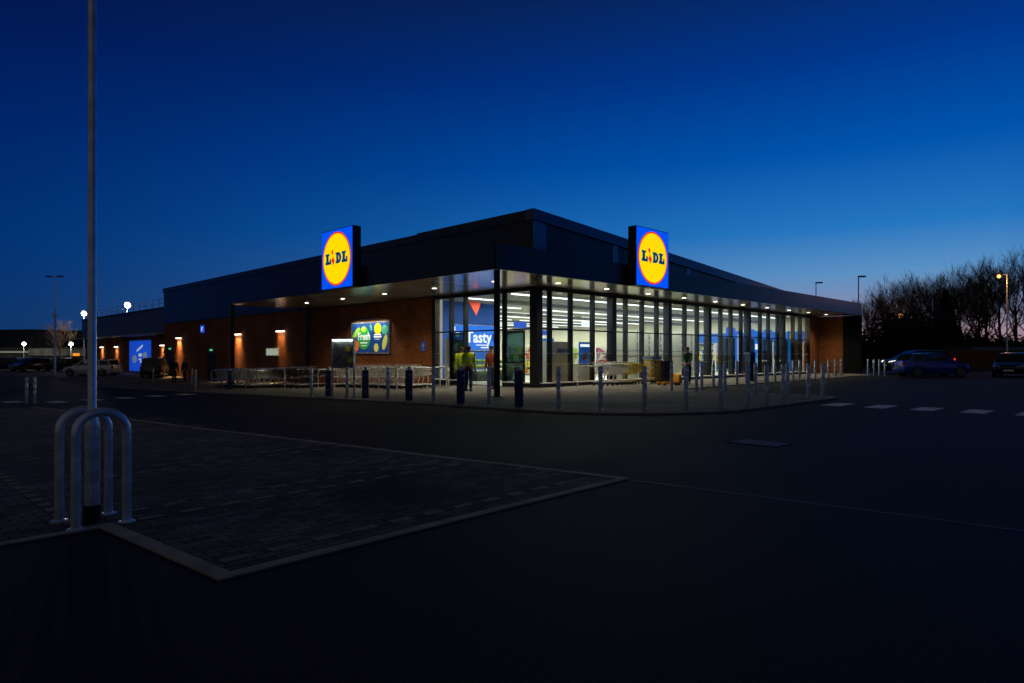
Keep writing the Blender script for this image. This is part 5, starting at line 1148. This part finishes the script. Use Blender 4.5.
for i, (px, D, h, lab) in enumerate([(36, 160, 8.3, 'rounded tree silhouette left of the mast above the warehouse'), (62, 100, 7.6, 'thin leaning bare tree beside the unlit mast')]): put_tree(i, px, D, h, lab, 0.7+i)
def leafy(px, D, w, h, lab, kind='shrub', dense=2600, cone=False, depth=None, rz=0):
    x, y = at(px, D); t = thing('conifer' if cone else 'evergreen_shrub', lab, 'tree' if cone else 'shrub', (x, y, -0.2), R(-45)); rnd = random.Random(int(px)*3+int(D)); depth = depth or w
    b = MB(); b.tube([(0, 0, 0), (0, 0, h*0.8)], [0.18, 0.04], 7); b.build('trunk', M_bark, t)
    b = MB(); lobes = [(rnd.uniform(-0.36, 0.36)*w, rnd.uniform(-0.36, 0.36)*depth, h*rnd.uniform(0.35, 0.74), rnd.uniform(0.2, 0.3)) for _ in range(12)]
    for i in range(dense):
        if cone:
            z = rnd.random()**1.25*h; ly = (1-z/h); rr = (0.02+ly*0.42)*w*(0.75+0.35*abs(math.sin(z*5.5/h*3)))*rnd.random()**0.4*0.9; a = rnd.uniform(0, 6.283); p = Vector((rr*math.cos(a), rr*math.sin(a), z+0.3))
        else:
            L0 = rnd.choice(lobes); v = Vector((rnd.gauss(0, 1), rnd.gauss(0, 1), rnd.gauss(0, 1))).normalized()*rnd.random()**0.35
            p = Vector((L0[0]+v.x*L0[3]*w, L0[1]+v.y*L0[3]*depth, max(0.1, L0[2]+v.z*L0[3]*h)))
            if rnd.random() < 0.35: p = Vector((rnd.uniform(-0.48, 0.48)*w, rnd.uniform(-0.4, 0.4)*depth, rnd.uniform(0, 0.5)*h))
        s_ = rnd.uniform(0.12, 0.3)*(h/6)**0.5; u = Vector((rnd.gauss(0, 1), rnd.gauss(0, 1), rnd.gauss(0, 1))).normalized(); w_ = u.orthogonal().normalized()
        b.add([p-u*s_, p+w_*s_*0.5, p+u*s_, p-w_*s_*0.5], [(0, 1, 2, 3)])
    b.build('crown', M_need, t); return t
leafy(878, 72, 5.5, 5.2, 'low dark shrub right behind the store end wall', dense=3000)
leafy(900, 74, 7.5, 7.3, 'large rounded dark shrub below the orange lamp, the left one', dense=5200)
leafy(922, 73, 6.5, 6.8, 'dark shrub between the rounded bush and the lamp column', dense=4200)
leafy(946, 76, 6.2, 8.6, 'pointed dark conifer rising among the bare trees', cone=True, dense=6500)
leafy(962, 80, 7, 5.3, 'dark shrub right of the conifer', dense=3200)
leafy(984, 82, 9, 4.6, 'low spreading dark shrub below the bare trees', dense=3200)
leafy(1010, 80, 9, 4.4, 'low dark shrub at the right edge above the fence', dense=3200)
leafy(852, 84, 6, 4.6, 'dark shrub showing beside the end pier', dense=2200)
# ground cover beneath trees
b = MB(); rnd = random.Random(5)
for i in range(9000):
    px = rnd.uniform(840, 1075); D = rnd.uniform(84, 90); x, y = at(px, D); p = Vector((x, y, rnd.random()**1.3*3.0)); u = Vector((rnd.gauss(0, 1), rnd.gauss(0, 1), rnd.gauss(0, 1))).normalized(); w_ = u.orthogonal().normalized(); s_ = rnd.uniform(0.15, 0.4)
    b.add([p-u*s_, p+w_*s_*0.6, p+u*s_, p-w_*s_*0.6], [(0, 1, 2, 3)])
o = b.build('undergrowth', M_need); tag(o, 'dense dark undergrowth below the bare trees', 'undergrowth', kind='stuff')
# panel fence behind the right-hand cars
x0, y0 = at(938, 60); t = thing('timber_fence', 'brown timber panel fence behind the cars at the right', 'fence', (x0, y0, 0), R(-45))
for i in range(7):
    b = MB()
    for k in range(16): b.box(i*2.0+0.06+k*0.118, -0.01+0.012*(k % 2), 0.05, i*2.0+0.06+k*0.118+0.125, 0.012+0.012*(k % 2), 1.75+0.02*(k % 3))
    b.build('fence_panel', mat('fence_timber', (0.06, 0.038, 0.025), 0.9, var=0.3, vscale=2), t)
    b = MB(); b.box(i*2.0-0.05, -0.04, 0, i*2.0+0.05, 0.06, 1.9); b.build('fence_post', mat('fence_timber', (0.12, 0.07, 0.04), 0.9), t)
x, y = at(1014, 66); t = thing('low_shed', 'low building with pale blue roof edge above the fence at the right', 'shed', (x, y, 0), R(-45))
b = MB(); b.box(-4, 0, 0, 8, 4, 1.75); b.build('wall', mat('shed_side', (0.06, 0.06, 0.06), 0.8), t)
b = MB(); b.box(-4.3, -0.3, 1.751, 8, 4.3, 2.15); b.build('roof', mat('pale_blue_roof', (0.10, 0.16, 0.24), 0.4, 0.2), t)
